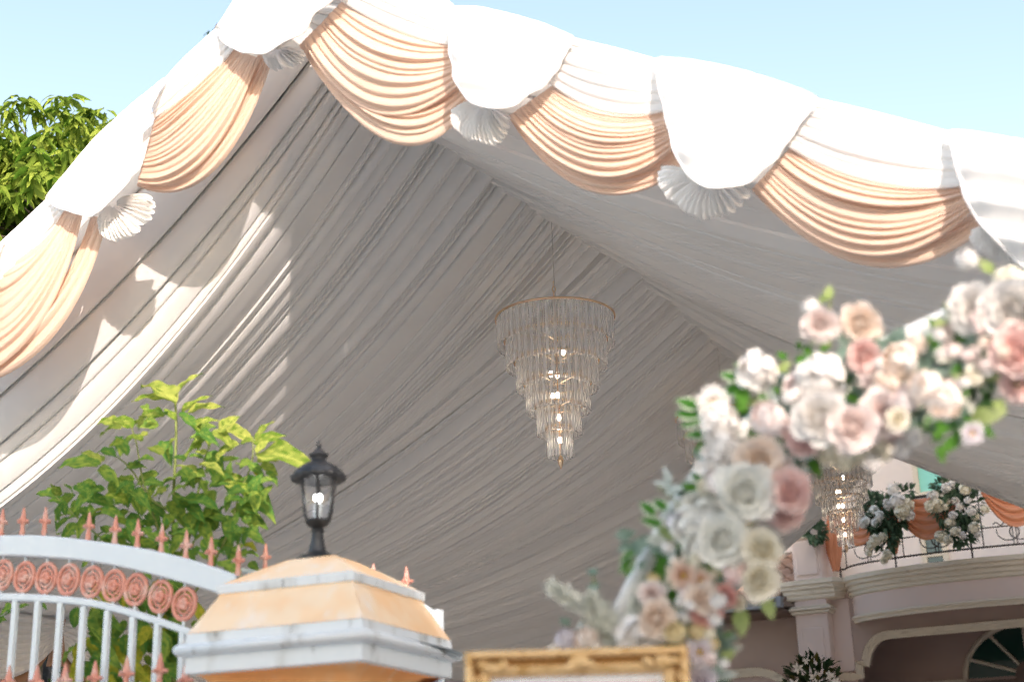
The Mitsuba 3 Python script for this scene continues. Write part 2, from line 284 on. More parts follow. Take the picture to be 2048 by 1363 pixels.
# ------------------------------------------------------------------ valance on the gable
def gp(pts, off): return np.array([at(x, y, Y=Y0 - off) for x, y in pts])
def bez(a, m, b, u):
    c = 2 * m - (a + b) / 2; u = u[:, None]; return (1 - u) ** 2 * a + 2 * u * (1 - u) * c + u * u * b
def folded(TL, TMp, TR, BL, BM, BR, off, nf, amp, seed, bulge=0.05, nu=72, nv=170, flat_top=0.0):
    """a swag: rows of hanging curves between two gathered ends"""
    r = np.random.default_rng(seed); TL, TMp, TR, BL, BM, BR = gp([TL, TMp, TR, BL, BM, BR], off)
    cr = np.cumsum(np.r_[0, r.uniform(0.45, 1.5, nf)]); cr /= cr[-1]
    v = np.linspace(0, 1, nv); u = np.linspace(0, 1, nu); Ug, Vg = np.meshgrid(u, v, indexing='ij')
    Vw = np.clip(Vg + 0.055 * n2(Ug * 2.2, Vg * 5, seed + 5, 2) * np.sin(PI * Vg), 0, 1)
    i = np.clip(np.searchsorted(cr, Vw, 'right') - 1, 0, nf - 1); t = (Vw - cr[i]) / (cr[i + 1] - cr[i])
    a = amp * r.uniform(0.4, 1.35, nf)[i] * np.minimum(1.6, (cr[i + 1] - cr[i]) * nf) * (0.75 + 0.9 * (n2(Ug * 2.5, i * 1.7, seed + 2, 2) + 0.1))
    prof = np.where(t < 0.68, np.sin(np.clip(t / 0.68, 0, 1) * PI / 2) ** 1.5, np.cos((t - 0.68) / 0.32 * PI / 2) ** 0.9) * a
    prof = prof + amp * 0.28 * n2(Ug * 2.2, Vw * 34, seed + 7, 3)
    endf = np.power(np.sin(PI * np.clip(Ug, 0.0, 1)), 0.55) * 0.75 + 0.25
    P = np.zeros((nu, nv, 3))
    for j, vv in enumerate(v):
        tw = vv + 0.02 * n1(vv * 9, seed, 2)
        P[:, j] = bez(TL + (BL - TL) * tw, TMp + (BM - TMp) * tw, TR + (BR - TR) * tw, u)
    P[..., 1] -= prof * endf + bulge * np.sin(PI * Ug) * np.sin(PI * np.minimum(1, Vg * 0.9 + 0.1))
    P[..., 2] -= prof * endf * 0.35
    return surf(P)
peach_lab = 'peach satin swag hung in folds'
def swag(name, m1, m2, lab, matk):
    k = thing(name, lab, 'curtain swag', 'swags along the gable edge'); obj('upper_layer', m1, matk, k, smooth=60)
    if m2 is not None: obj('lower_layer', m2, matk, k, smooth=60)
U, Lw = 0.13, 0.07
peach = [
 ((-10, 500), (70, 500), (128, 418), (-110, 770), (60, 676), (165, 432), (-110, 780), (92, 690), (215, 438), 'peach satin swag at the left edge of the photo, lowest on the gable'),
 ((311, 233), (395, 178), (466, 98), (276, 366), (408, 322), (518, 116), (274, 372), (425, 345), (547, 114), 'peach satin swag left of the tent peak, narrow and tilted'),
 ((684, 3), (800, 66), (906, 86), (606, 86), (752, 227), (918, 168), (598, 92), (782, 285), (942, 204), 'peach satin swag right of the tent peak, highest of all'),
 ((1105, 171), (1215, 226), (1332, 219), (1018, 232), (1190, 357), (1352, 292), (1016, 233), (1184, 384), (1376, 328), 'peach satin swag right of the round white scallop at the middle of the gable'),
 ((1582, 293), (1740, 366), (1924, 370), (1508, 374), (1728, 514), (1946, 420), (1503, 380), (1734, 532), (1972, 455), 'widest peach satin swag, furthest right, above the flower arch'),
]
for q, (a, b, c, d, e, f, d2, e2, f2, lab) in enumerate(peach):
    up = folded(a, b, c, d, e, f, U, (10, 13, 9, 12, 10)[q], (0.021, 0.019, 0.025, 0.021, 0.026)[q], 40 + q, 0.065)
    mid = lambda p, r, t: (p[0] + (r[0] - p[0]) * t, p[1] + (r[1] - p[1]) * t)
    lo = folded(mid(a, d2, 0.62), mid(b, e2, 0.62), mid(c, f2, 0.62), d2, e2, f2, Lw, 5, 0.020, 60 + q, 0.04)
    swag('peach_swag', up, lo, lab, 'm_peach')
def RL(x): return (x, 490 - x)
def RR(x): return (x, 0.248 * x - 208)
whites = [
 (RL(-210), RL(-80), RL(110), (-150, 730), (20, 545), (128, 422), 'plain white swag above the lowest peach swag on the left'),
 (RL(300), RL(375), RL(450), (308, 236), (398, 174), (468, 98), 'plain white swag left of the tent peak, above a tilted peach swag'),
 ((655, -105), (790, -72), (915, 18), (680, 2), (802, 67), (908, 90), 'plain white swag just right of the tent peak'),
 (RR(1120), RR(1220), RR(1325), (1100, 168), (1215, 227), (1334, 220), 'plain white swag with faint creases at the middle of the right slope'),
 (RR(1610), RR(1750), RR(1912), (1574, 292), (1738, 366), (1926, 372), 'plain white swag with long soft creases, furthest right under the roof edge'),
]
for q, (a, b, c, d, e, f, lab) in enumerate(whites):
    k = thing('white_swag', lab, 'curtain swag', 'white swags under the roof edge')
    obj('cloth', folded(a, b, c, d, e, f, 0.155, 6, 0.012, 80 + q, 0.05), 'm_white_cloth', k, smooth=70)
lobes = [
 ([(-215, 705), (-205, 735), (-150, 775), (-105, 785), (-60, 750), (-25, 660), (-8, 560), (10, 480)], RL, 'white scalloped drape at the far lower left of the gable'),
 ([(92, 398), (97, 392), (105, 402), (127, 420), (164, 432), (210, 436), (236, 414), (270, 373), (287, 325), (306, 258), (316, 200), (335, 155)], RL, 'white scalloped drape low on the left slope, left of the tilted peach swag'),
 ([(432, 58), (438, 60), (444, 75), (458, 92), (486, 108), (523, 118), (547, 114), (581, 99), (609, 82), (633, 58), (663, 20), (690, -2), (715, -60), (730, -100)], None, 'white scalloped drape at the peak of the tent'),
 ([(903, 16), (904, 47), (906, 88), (914, 132), (925, 173), (940, 199), (958, 217), (984, 227), (1016, 229), (1043, 219), (1075, 196), (1104, 170), (1128, 120), (1150, 77)], RR, 'white scalloped drape second from the peak on the right slope'),
 ([(1315, 118), (1318, 150), (1326, 191), (1340, 241), (1358, 305), (1375, 343), (1405, 376), (1434, 389), (1469, 385), (1505, 374), (1537, 349), (1563, 320), (1580, 293), (1610, 240), (1640, 199)], RR, 'large white scalloped drape between the two right-hand peach swags'),
 ([(1898, 262), (1903, 290), (1917, 341), (1935, 399), (1964, 452), (1997, 490), (2048, 537), (2110, 572), (2180, 575), (2250, 530), (2300, 450), (2345, 373)], RR, 'white scalloped drape with soft folds at the right edge of the photo'),
]
for q, (pts, rl, lab) in enumerate(lobes):
    off = 0.215; nu, nv = 90, 60
    bot = spline(gp(pts, off), nu); 
    tp = [pts[0]] + ([(560, -100)] if rl is None else []) + [pts[-1]]
    t3 = gp(tp, off); 
    s = np.linspace(0, 1, nu)
    top = np.stack([np.interp(s, np.linspace(0, 1, len(t3)), t3[:, c]) for c in range(3)], -1)
    top[:, 2] += 0.035 * np.sin(PI * s) ** 0.5
    v = np.linspace(0, 1, nv); P = top[:, None] + (bot - top)[:, None] * v[None, :, None]
    S, V = np.meshgrid(s, v, indexing='ij')
    drop = np.linalg.norm(bot - top, axis=1)[:, None]; drop = drop / drop.max()
    f = 0.085 * np.sin(PI * S) ** 0.8 * np.sin(np.clip(V, 0, 1) * PI * 0.62 + 0.35) + (0.012 if q < 5 else 0.028) * np.sin(2 * PI * (V * drop * 4.2 + 0.35 * n1(S * 2.5, q, 2))) * np.sin(PI * S) + 0.03 * n2(S * 4, V * 4, q, 3) + 0.012 * n2(S * 9 + V * 3, V * 2, q + 30, 3)
    P[..., 1] -= f
    k = thing('white_scallop', lab, 'curtain scallop', 'white scallops along the gable edge')
    obj('cloth', surf(P), 'm_white_cloth', k, smooth=70)
    e = bot.copy(); e[:, 1] -= f[:, -1]; obj('hem', tube(e, 0.006, 6), 'm_white_cloth', k, smooth=60)
ruffles = [
 ((228, 408), [(214, 440), (215, 470), (229, 480), (252, 479), (280, 466), (300, 444), (311, 418), (300, 396)], 'small white fan ruffle below the lower left scallop'),
 ((560, 98), [(538, 112), (543, 136), (560, 143), (580, 139), (602, 128), (616, 108)], 'small crumpled white ruffle under the peak scallop'),
 ((972, 205), [(918, 222), (914, 250), (931, 273), (967, 290), (999, 289), (1016, 267), (1022, 238)], 'pleated white fan ruffle under the scallop right of the peak'),
 ((1428, 350), [(1330, 340), (1323, 360), (1337, 393), (1367, 423), (1402, 442), (1452, 433), (1484, 412), (1508, 385)], 'large pleated white fan ruffle under the scallop between the right peach swags'),
 ((2010, 452), [(1950, 470), (1945, 490), (1965, 508), (2000, 530), (2050, 548), (2100, 555)], 'white fan ruffle half hidden behind the rightmost scallop'),
]
for q, (c, pts, lab) in enumerate(ruffles):
    off = 0.105; nu, nv = 220, 26; rim = spline(gp(pts, off), nu); ctr = gp([c], off)[0]
    s, v = np.linspace(0, 1, nu), np.linspace(0.12, 1, nv); S, V = np.meshgrid(s, v, indexing='ij')
    P = ctr + (rim - ctr)[:, None] * V[..., None]
    npl = 19 if q != 1 else 12; ph = 2 * PI * (npl * S + 3.2 * n1(S * 4, q + 4, 2))
    size = np.linalg.norm(rim - ctr, axis=1).mean()
    P[..., 1] -= 0.04 * V * (0.4 + size) * np.sin(ph + 2.2 * n2(S * 3, V * 2.5, q + 8, 2)) * (0.6 + 1.6 * (n1(S * 9, q + 2, 2) + 0.25)) + 0.05 * np.sin(PI * V * 0.8) + 0.05 * size * n2(S * 16, V * 4, q, 3) + 0.11 * size * n2(S * 8, V * 5, q + 40, 3)
    P[..., 2] += 0.02 * V ** 3 * np.cos(ph * 1.0) * size * 2 + 0.20 * n1(S * 15, q, 3) * V ** 4 * size
    k = thing('fan_ruffle', lab, 'ruffle', 'white fan ruffles under the scallops'); obj('cloth', surf(P), 'm_white_cloth', k, smooth=60)

# swags along the left eave, seen through the gate
XL = X0 - W
for q in range(7):
    ya, yb = 5.73 + 1.2 * q, 6.93 + 1.2 * q
    def eswag(drop0, drop1, off, nf, seed):
        r = np.random.default_rng(seed); u, v = np.linspace(0, 1, 40), np.linspace(0, 1, 70); P = np.zeros((40, 70, 3))
        for j, vv in enumerate(v):
            d = drop0 + (drop1 - drop0) * vv
            P[:, j, 1] = ya + (yb - ya) * u
            P[:, j, 2] = ZE - 0.02 - 0.18 * vv - d * 4 * u * (1 - u)
            P[:, j, 0] = XL + 0.06 + off + (0.035 * abs(math.sin(vv * nf * PI)) + 0.03) * np.sin(PI * u) ** 0.6
        return surf(P)
    names = ['first', 'second', 'third', 'fourth', 'fifth', 'sixth', 'seventh']
    k = thing('eave_swag', f'cream swag with brown lower border along the left eave, {names[q]} from the gable', 'curtain swag', 'cream swags along the left eave')
    obj('cream_layer', eswag(0.0, 0.30, 0.03, 7, q), 'm_liner', k, smooth=60)
    obj('brown_border', eswag(0.16, 0.44, 0.0, 4, q + 9), 'm_brown_cloth', k, smooth=60)
    zt = np.linspace(0, 1, 20); th = np.linspace(0, 2 * PI, 40); Z, H = np.meshgrid(zt, th, indexing='ij')
    R = (0.03 + 0.05 * np.abs(Z - 0.25)) * (1 + 0.25 * np.sin(H * 7))
    obj('tail', surf(np.stack([XL + 0.1 + R * np.cos(H), yb + R * np.sin(H) * 0.8, ZE - 0.02 - 0.34 * Z], -1)), 'm_brown_cloth', k, smooth=60)

# ------------------------------------------------------------------ chandeliers
TIERS = np.array([0.366, 0.312, 0.252, 0.195, 0.132, 0.072]); DZ = 0.146
def rod_mesh(r, frosted):
    n = 2 * max(5, int(2 * PI * r / 0.050)); ms = []
    for i in range(n):
        if (i % 2 == 0) != frosted: continue
        a = 2 * PI * i / n; ms.append(tube([[r * math.cos(a), r * math.sin(a), -0.188], [r * math.cos(a), r * math.sin(a), -0.004]], 0.0108, 8))
    return cat(ms)
def torus(r, t, n=64, m=8):
    a = np.linspace(0, 2 * PI, n + 1); return tube(np.stack([r * np.cos(a), r * np.sin(a), 0 * a], -1), t, m, cap=False)
rods = [mikit.ply(rod_mesh(r, False), 'm_rod', smooth=50) for r in TIERS]; frost = [mikit.ply(rod_mesh(r, True), 'm_frost', smooth=50) for r in TIERS]
rings = [mikit.ply(torus(r + 0.015, 0.0078), 'm_gold', smooth=60) for r in TIERS]
spokes = [mikit.ply(cat([tube([[-r * math.cos(a), -r * math.sin(a), -0.004], [r * math.cos(a), r * math.sin(a), -0.004]], 0.0025, 5) for a in (0.5, 1.55, 2.6)]), 'm_gold') for r in TIERS]
bulb_m = trimesh.creation.icosphere(2, 0.017); bulb_m.apply_scale([0.8, 0.8, 1.35])
bulb_e = {'type': 'area', 'radiance': rgb((1.8, 1.5, 1.1))}
fin = lathe([(0.0, -0.075), (0.006, -0.06), (0.017, -0.03), (0.02, -0.012), (0.012, 0.0), (0.012, 0.01), (0, 0.012)], 16)
chs = [(7.97, 4.765, 'six-tier glass rod chandelier nearest the gable, hanging clear in the middle of the tent'),
       (11.0, 5.14 - 0.32, 'glass rod chandelier half hidden behind the left part of the flower arch'),
       (14.33, 5.26 - 0.05, 'glass rod chandelier at the back of the tent, hanging in front of the balcony')]
for y, z, lab in chs:
    k = thing('chandelier', lab, 'chandelier', 'tiered glass chandeliers under the ridge')
    for i, r in enumerate(TIERS):
        M = T().translate([X0, y, z - DZ * i])
        put('ring', {**rings[i], 'to_world': M}, k); put('glass_rods', {**rods[i], 'to_world': M}, k, kind='stuff'); put('frosted_rods', {**frost[i], 'to_world': M}, k, kind='stuff'); put('spokes', {**spokes[i], 'to_world': M}, k)
        if i > 0:
            for aa in range(2 if i in (2, 3) else 1):
                ang = aa * 2.1 + i; rr = 0.02 + 0.1 * r if i < 4 else 0.0
                m = moved(bulb_m, trimesh.transformations.translation_matrix([X0 + rr * math.cos(ang), y + rr * math.sin(ang), z - DZ * i - 0.075 - 0.012 * aa]))
                put('bulb', {**mikit.ply(m, 'm_cord', smooth=True), 'emitter': bulb_e}, k)
    obj('stem', tube([[X0, y, z + 0.02], [X0, y, z - DZ * 5 - 0.19]], 0.005, 8), 'm_gold', k, smooth=60)
    obj('finial', moved(fin, trimesh.transformations.translation_matrix([X0, y, z - DZ * 5 - 0.19])), 'm_gold', k, smooth=50)
    links = []
    for i in range(7):
        a = np.linspace(0, 2 * PI, 13); lx, lz = 0.011 * np.cos(a), 0.021 * np.sin(a)
        p = np.stack([lx, 0 * a, lz], -1) if i % 2 else np.stack([0 * a, lx, lz], -1)
        links.append(tube(p + [X0, y, z + 0.03 + 0.034 * i], 0.0032, 6, cap=False))
    obj('chain', cat(links), 'm_gold', k, smooth=60)
    obj('cord', tube([[X0 + 0.012, y, z + 0.0], [X0 + 0.004, y, z + 0.3], [X0, y, ZR - 0.06]], 0.0035, 6), 'm_cord', k)

# ------------------------------------------------------------------ gate pillar with lamp
CX, CY = -2.987, 4.196
def square(prof, n_in=1):
    """mitred stack: (half width, z) outline around a square pillar"""
    ms = []; prof = np.asarray(prof, float)
    for q in range(4):
        a = PI / 4 + q * PI / 2 + math.radians(5.5); b = a + PI / 2
        A = np.stack([CX + prof[:, 0] * math.sqrt(2) * math.cos(a), CY + prof[:, 0] * math.sqrt(2) * math.sin(a), prof[:, 1]], -1)
        B = np.stack([CX + prof[:, 0] * math.sqrt(2) * math.cos(b), CY + prof[:, 0] * math.sqrt(2) * math.sin(b), prof[:, 1]], -1)
        ms.append(surf(np.stack([A, B], 1)))
    m = cat(ms); m.merge_vertices(); return m
from scipy.optimize import fsolve
def hz(px, py):
    """half width and height of the near corner seen at a pixel"""
    v = FWD + RIGHT * (px - 1024) / FPX - UP * (py - 681.5) / FPX
    t = (CX + CY) / (v[0] + v[1]); p = EYE + v * t; return p[0] - CX, p[2]
def arc(c, r0, r1, a0, a1, n=8): return [(c[0] + r0 * math.cos(t), c[1] + r1 * math.sin(t)) for t in np.linspace(a0, a1, n)]
zt = hz(716, 1252)[1]
pil = thing('gate_pillar', 'orange and white gate pillar with a stepped pyramid cap', 'pillar')
h_slab, z_slab = 0.262, zt + 0.215
obj('cap_slope', square([(0.0, z_slab + 0.105), (0.09, z_slab + 0.098), (0.16, z_slab + 0.06), (h_slab - 0.012, z_slab + 0.006)]), 'm_slope', pil)
obj('cap_slab', square([(h_slab - 0.012, z_slab + 0.006), (h_slab, z_slab), (h_slab, z_slab - 0.028), (h_slab - 0.02, z_slab - 0.03), (0.2, z_slab - 0.03)]), 'm_white_paint', pil, smooth=30)
obj('upper_slope', square([(0.255, z_slab - 0.026), (0.262, z_slab - 0.045), (0.328, zt + 0.052), (0.2, zt + 0.05)]), 'm_slope', pil)
obj('cornice', square([(0.2, zt + 0.058), (0.330, zt + 0.05), (0.333, zt + 0.016), (0.331, zt - 0.03), (0.331, zt - 0.078), (0.318, zt - 0.082), (0.2, zt - 0.082)]), 'm_white_paint', pil)
obj('roll_moulding', square([(0.325, zt + 0.018)] + arc((0.340, zt - 0.003), 0.021, 0.021, 1.5, -1.5, 10) + [(0.325, zt - 0.024)]), 'm_white_paint', pil, smooth=40)
zb = zt - 0.08
obj('neck', square([(0.318, zb)] + [(0.25 + 0.068 * (1 - math.sin(t)), zb - 0.1 * (1 - math.cos(t))) for t in np.linspace(0.1, PI / 2, 8)] + [(0.25, zb - 0.115)]), 'm_orange', pil, smooth=40)
obj('band', square([(0.25, zb - 0.108), (0.272, zb - 0.112), (0.272, zb - 0.15), (0.25, zb - 0.155)]), 'm_white_paint', pil)
obj('shaft', square([(0.25, zb - 0.15), (0.25, 0.12)]), 'm_orange', pil)
obj('plinth', square([(0.25, 0.12), (0.30, 0.11), (0.30, 0.0)]), 'm_white_paint', pil)
lamp = thing('pillar_lamp', 'black carriage lamp with ribbed glass on top of the gate pillar', 'lamp')
zl = z_slab + 0.10; LX, LY = at(627, 1120, Z=zl)[:2]
LX, LY = CX - 0.022, CY - 0.012
def lz(p): return [(r, z + zl) for r, z in p]
def put_lathe(nm, prof, n, mk, sm=40, flute=None):
    m = lathe(lz(prof), n, flute); m.apply_translation([LX, LY, 0]); obj(nm, m, mk, lamp, smooth=sm)
put_lathe('foot', [(0.0, -0.01), (0.076, -0.01), (0.077, 0.004), (0.062, 0.016), (0.034, 0.03), (0.027, 0.05), (0.021, 0.085), (0.019, 0.10), (0.0, 0.10)], 28, 'm_black_iron')
put_lathe('cup', [(0.0, 0.098), (0.022, 0.1), (0.024, 0.108), (0.018, 0.116), (0.036, 0.126), (0.045, 0.14), (0.043, 0.146), (0.0, 0.146)], 28, 'm_black_iron')
glassp = [(0.040, 0.146), (0.048, 0.165), (0.052, 0.2), (0.056, 0.24), (0.066, 0.287)]
put_lathe('glass', glassp, 6 * 6, 'm_pane', 20)
for q in range(6):
    a = q * PI / 3 + math.radians(-62 + 5)
    p = [[LX + (r + 0.003) * math.cos(a), LY + (r + 0.003) * math.sin(a), z + zl] for r, z in glassp]
    obj('rib', tube(spline(p, 14), 0.0055, 6), 'm_black_iron', lamp, smooth=60)
scal = lambda th: 1 + 0.035 * np.cos(th * 16)
put_lathe('roof', [(0.0, 0.283), (0.066, 0.285), (0.092, 0.287), (0.098, 0.297), (0.096, 0.304)], 96, 'm_black_iron', 50, scal)
put_lathe('dome', [(0.095, 0.302), (0.086, 0.318), (0.068, 0.335), (0.045, 0.35), (0.029, 0.358), (0.026, 0.37), (0.034, 0.375), (0.035, 0.382), (0.026, 0.388), (0.014, 0.4), (0.008, 0.408), (0.0, 0.409)], 48, 'm_black_iron', 50)
put_lathe('finial', [(0.0, 0.404), (0.006, 0.408), (0.0095, 0.418), (0.006, 0.427), (0.0035, 0.434), (0.0, 0.437)], 14, 'm_black_iron', 60)
lb = trimesh.creation.icosphere(3, 0.016); lb.apply_translation([LX, LY, zl + 0.225])
put('bulb', {**mikit.ply(lb, 'm_cord', smooth=True), 'emitter': {'type': 'area', 'radiance': rgb((1.6, 1.6, 1.55))}}, lamp)
put_lathe('bulb_holder', [(0.0, 0.146), (0.016, 0.146), (0.016, 0.2), (0.0, 0.21)], 16, 'm_white_paint')

# ------------------------------------------------------------------ gate and fence
GY = 4.196
gate = thing('arched_gate', 'arched iron gate with pale blue-white rails, salmon spear points and ring ornaments', 'gate')
def gpt(pts): return np.array([at(x, y, Y=GY) for x, y in pts])
def strip(upper, lower, th, n=60):
    A, B = spline(gpt(upper), n), spline(gpt(lower), n)
    path = (A + B) / 2; h = np.linalg.norm(A - B, axis=1) / 2
    c = 0.006; P = []
    for a, b in zip(A, B):
        d = (a - b) / np.linalg.norm(a - b)
        P.append([a - d * c + [0, -th, 0], a + [0, -th + c, 0], a + [0, th - c, 0], a - d * c + [0, th, 0], b + d * c + [0, th, 0], b + [0, th - c, 0], b + [0, -th + c, 0], b + d * c + [0, -th, 0], a - d * c + [0, -th, 0]])
    return surf(np.array(P))
obj('top_rail', strip([(-160, 1090), (-60, 1076), (0, 1072), (95, 1072), (190, 1082), (306, 1100), (401, 1124), (480, 1152)], [(-160, 1128), (-60, 1116), (0, 1112), (95, 1115), (190, 1124), (306, 1148), (411, 1177), (480, 1200)], 0.025), 'm_gate', gate, smooth=30)
low_u = [(-160, 1203), (-60, 1190), (0, 1186), (95, 1189), (190, 1199), (292, 1226), (350, 1245), (420, 1272)]
obj('lower_rail', strip(low_u, [(x, y + 15) for x, y in low_u], 0.014), 'm_gate', gate, smooth=30)
rc = spline(gpt([(-160, 1168), (-60, 1153), (5, 1149), (93, 1155), (184, 1163), (272, 1178), (321, 1192), (372, 1208)]), 400)
RC = [(5, 1149), (49, 1153), (93, 1155), (137, 1158), (184, 1163), (228, 1170), (272, 1178), (321, 1192), (369, 1207)]
rpos = list(gpt(RC)); dR = rpos[0] - rpos[1]; rpos = [rpos[0] + dR * 2, rpos[0] + dR] + rpos
ao = np.linspace(0, 2 * PI, 29); ring_o = tube(np.stack([0.051 * np.cos(ao), 0 * ao, 0.056 * np.sin(ao)], -1), 0.0088, 8, cap=False)
ai = np.linspace(0, 3.6 * PI, 50); rr_ = np.linspace(0.029, 0.005, 50); spiral = tube(np.stack([rr_ * np.cos(ai), 0 * ai - 0.002, rr_ * np.sin(ai)], -1), 0.0042, 6)
ring_in = tube(np.stack([0.032 * np.cos(ao), 0 * ao, 0.035 * np.sin(ao)], -1), 0.0055, 6, cap=False)
tie = cat([tube([[0, 0, s * 0.033], [0, 0, s * 0.055]], 0.005, 6) for s in (-1, 1)])
rosette = [moved(trimesh.creation.icosphere(2, 0.0125), trimesh.transformations.translation_matrix([0.013 * math.cos(a), -0.004, 0.014 * math.sin(a)])) for a in np.arange(5) * 2 * PI / 5]
side_tie = cat([tube([[s * 0.022, 0, 0], [s * 0.05, 0, 0]], 0.005, 6) for s in (-1, 1)])
ringp = mikit.ply(cat([ring_o, ring_in, tie, side_tie] + rosette), 'm_salmon', smooth=60)
stub = mikit.ply(cat([tube([[0, 0, s * 0.06], [0, 0, s * 0.085]], 0.006, 6) for s in (-1, 1)]), 'm_gate', smooth=50)
for p in rpos:
    put('ring_ornament', {**ringp, 'to_world': T().translate(p.tolist())}, gate); put('stub', {**stub, 'to_world': T().translate(p.tolist())}, gate)
def bar_x(px, py0):
    p = at(px, py0, Y=GY); return p
for px, py in [(-60, 1204), (-14, 1201), (32, 1201), (77, 1203), (122, 1208), (168, 1215), (216, 1223), (267, 1235), (316, 1248), (366, 1266)]:
    p = at(px, py, Y=GY); obj('bar', box(p[0] - 0.0125, p[0] + 0.0125, GY - 0.011, GY + 0.011, 0.1, p[2] + 0.006, 0.003), 'm_gate', gate)
# a spear head: a lathed point with four barbs
sp_pt = lathe([(0.0, 0.118), (0.004, 0.11), (0.0105, 0.075), (0.013, 0.058), (0.0105, 0.05), (0.008, 0.04), (0.009, 0.022), (0.0125, 0.012), (0.008, 0.0), (0.0, 0.0)], 10)
barbs = [tube(spline([[0.006 * math.cos(a), 0.006 * math.sin(a), 0.05], [0.02 * math.cos(a), 0.02 * math.sin(a), 0.058], [0.031 * math.cos(a), 0.031 * math.sin(a), 0.054]], 6), [0.007, 0.007, 0.0065, 0.006, 0.005, 0.002], 6) for a in (0, PI / 2, PI, 3 * PI / 2)]
spear = mikit.ply(cat([sp_pt] + barbs), 'm_salmon', smooth=50)
for px, py in [(-45, 1078), (2, 1069), (44, 1067), (88, 1067), (176, 1078), (229, 1085), (274, 1093), (322, 1104), (371, 1117), (421, 1131), (476, 1148)]:
    p = at(px, py, Y=GY + 0.005); put('spear_point', {**spear, 'to_world': T().translate((p - [0, 0, 0.006]).tolist())}, gate)
for px, py in [(-40, 1400), (14, 1397), (70, 1397), (127, 1394), (187, 1390), (251, 1382), (318, 1376), (369, 1396)]:
    p = at(px, py, Y=GY - 0.06); M = T().translate(p.tolist()).scale([1.25, 1.25, 1.1]); put('spear_point', {**spear, 'to_world': M}, gate)
    obj('dog_bar', tube([[p[0], GY - 0.06, 0.1], [p[0], GY - 0.06, p[2] + 0.004]], 0.009, 8), 'm_gate', gate, smooth=50)
p0, p1 = at(-160, 1480, Y=GY - 0.06), at(420, 1460, Y=GY - 0.06)
obj('dog_rail', box(p0[0], p1[0], GY - 0.075, GY - 0.045, p1[2] - 0.02, p1[2] + 0.02), 'm_gate', gate)
obj('bottom_rail', box(p0[0], p1[0], GY - 0.02, GY + 0.02, 0.07, 0.11), 'm_gate', gate)
FY = 4.75
fence = thing('iron_fence', 'white iron fence post and rail with salmon spear points, mostly hidden behind the pillar', 'fence')
q0 = at(873, 1219, Y=FY)
obj('post', box(q0[0] - 0.02, q0[0] + 0.02, FY - 0.02, FY + 0.02, 0, q0[2], 0.003), 'm_gate', fence)
fr = [at(530, 1142, Y=FY), at(747, 1185, Y=FY), at(813, 1192, Y=FY)]
for p in fr:
    put('spear_point', {**spear, 'to_world': T().translate(p.tolist())}, fence)
rp = np.array([fr[0] + (fr[0] - fr[2]) * 0.25, fr[0], fr[1], fr[2], q0 - [0, 0, 0.03]]); rp[:, 2] -= [0.014] * 4 + [0.0]
obj('rail', tube(spline(rp, 30), 0.012, 8), 'm_gate', fence, smooth=60)
for p in fr: obj('bar', tube([[p[0], FY, 0], [p[0], FY, p[2]]], 0.009, 8), 'm_gate', fence, smooth=50)

# ------------------------------------------------------------------ leaves
def leaf_mesh(seed, wid=0.42, fold=0.25, droop=0.35, wave=0.06, n=(7, 13), shape=1.0, tipx=0.0):
    """a unit leaf: base at the origin, blade along +x, upper side +z"""
    r = np.random.default_rng(seed); nu, nv = n
    b = np.linspace(0, 1, nv); a = np.linspace(-1, 1, nu); A, B = np.meshgrid(a, b, indexing='ij')
    wdt = wid * 0.5 * np.power(np.sin(PI * np.clip(B ** (0.72 / shape), 0, 1)), 0.85) * (1 - 0.15 * B) + 0.004
    x, y = B.copy(), A * wdt
    z = fold * np.abs(y) - droop * B ** 2 * 0.6 + wave * np.sin(B * 13 + seed) * A ** 2 * np.sign(A + 0.01) * 0.5 + 0.03 * np.sin(PI * B)
    z += 0.012 * np.cos(B * 42) * (1 - A ** 2) * (np.abs(A) > 0.05)
    x = x - 0.12 * droop * B ** 2; y = y + tipx * B ** 2
    return surf(np.stack([x, y, z], -1)), A.ravel(), B.ravel()
def leaf_ply(seed, colf, **kw):
    m, A, B = leaf_mesh(seed, **{'n': (9, 17), **kw}); return mikit.ply(m, 'm_leaf', smooth=True, color=np.clip(colf(A, B, m.vertices), 0, 1))
def blend(a, b, t): return np.asarray(a)[None] * (1 - t[:, None]) + np.asarray(b)[None] * t[:, None]
def mottled(g, y, seed, thr):
    def f(A, B, V):
        q = np.clip((n2(V[:, 0] * 13, V[:, 1] * 15, seed, 3) + thr) * 5, 0, 1); vein = np.clip(1 - np.abs(A) * 7, 0, 1)
        return blend(g, y, np.clip(q + 0.7 * vein * (1 - q) * 0.6, 0, 1))
    return f
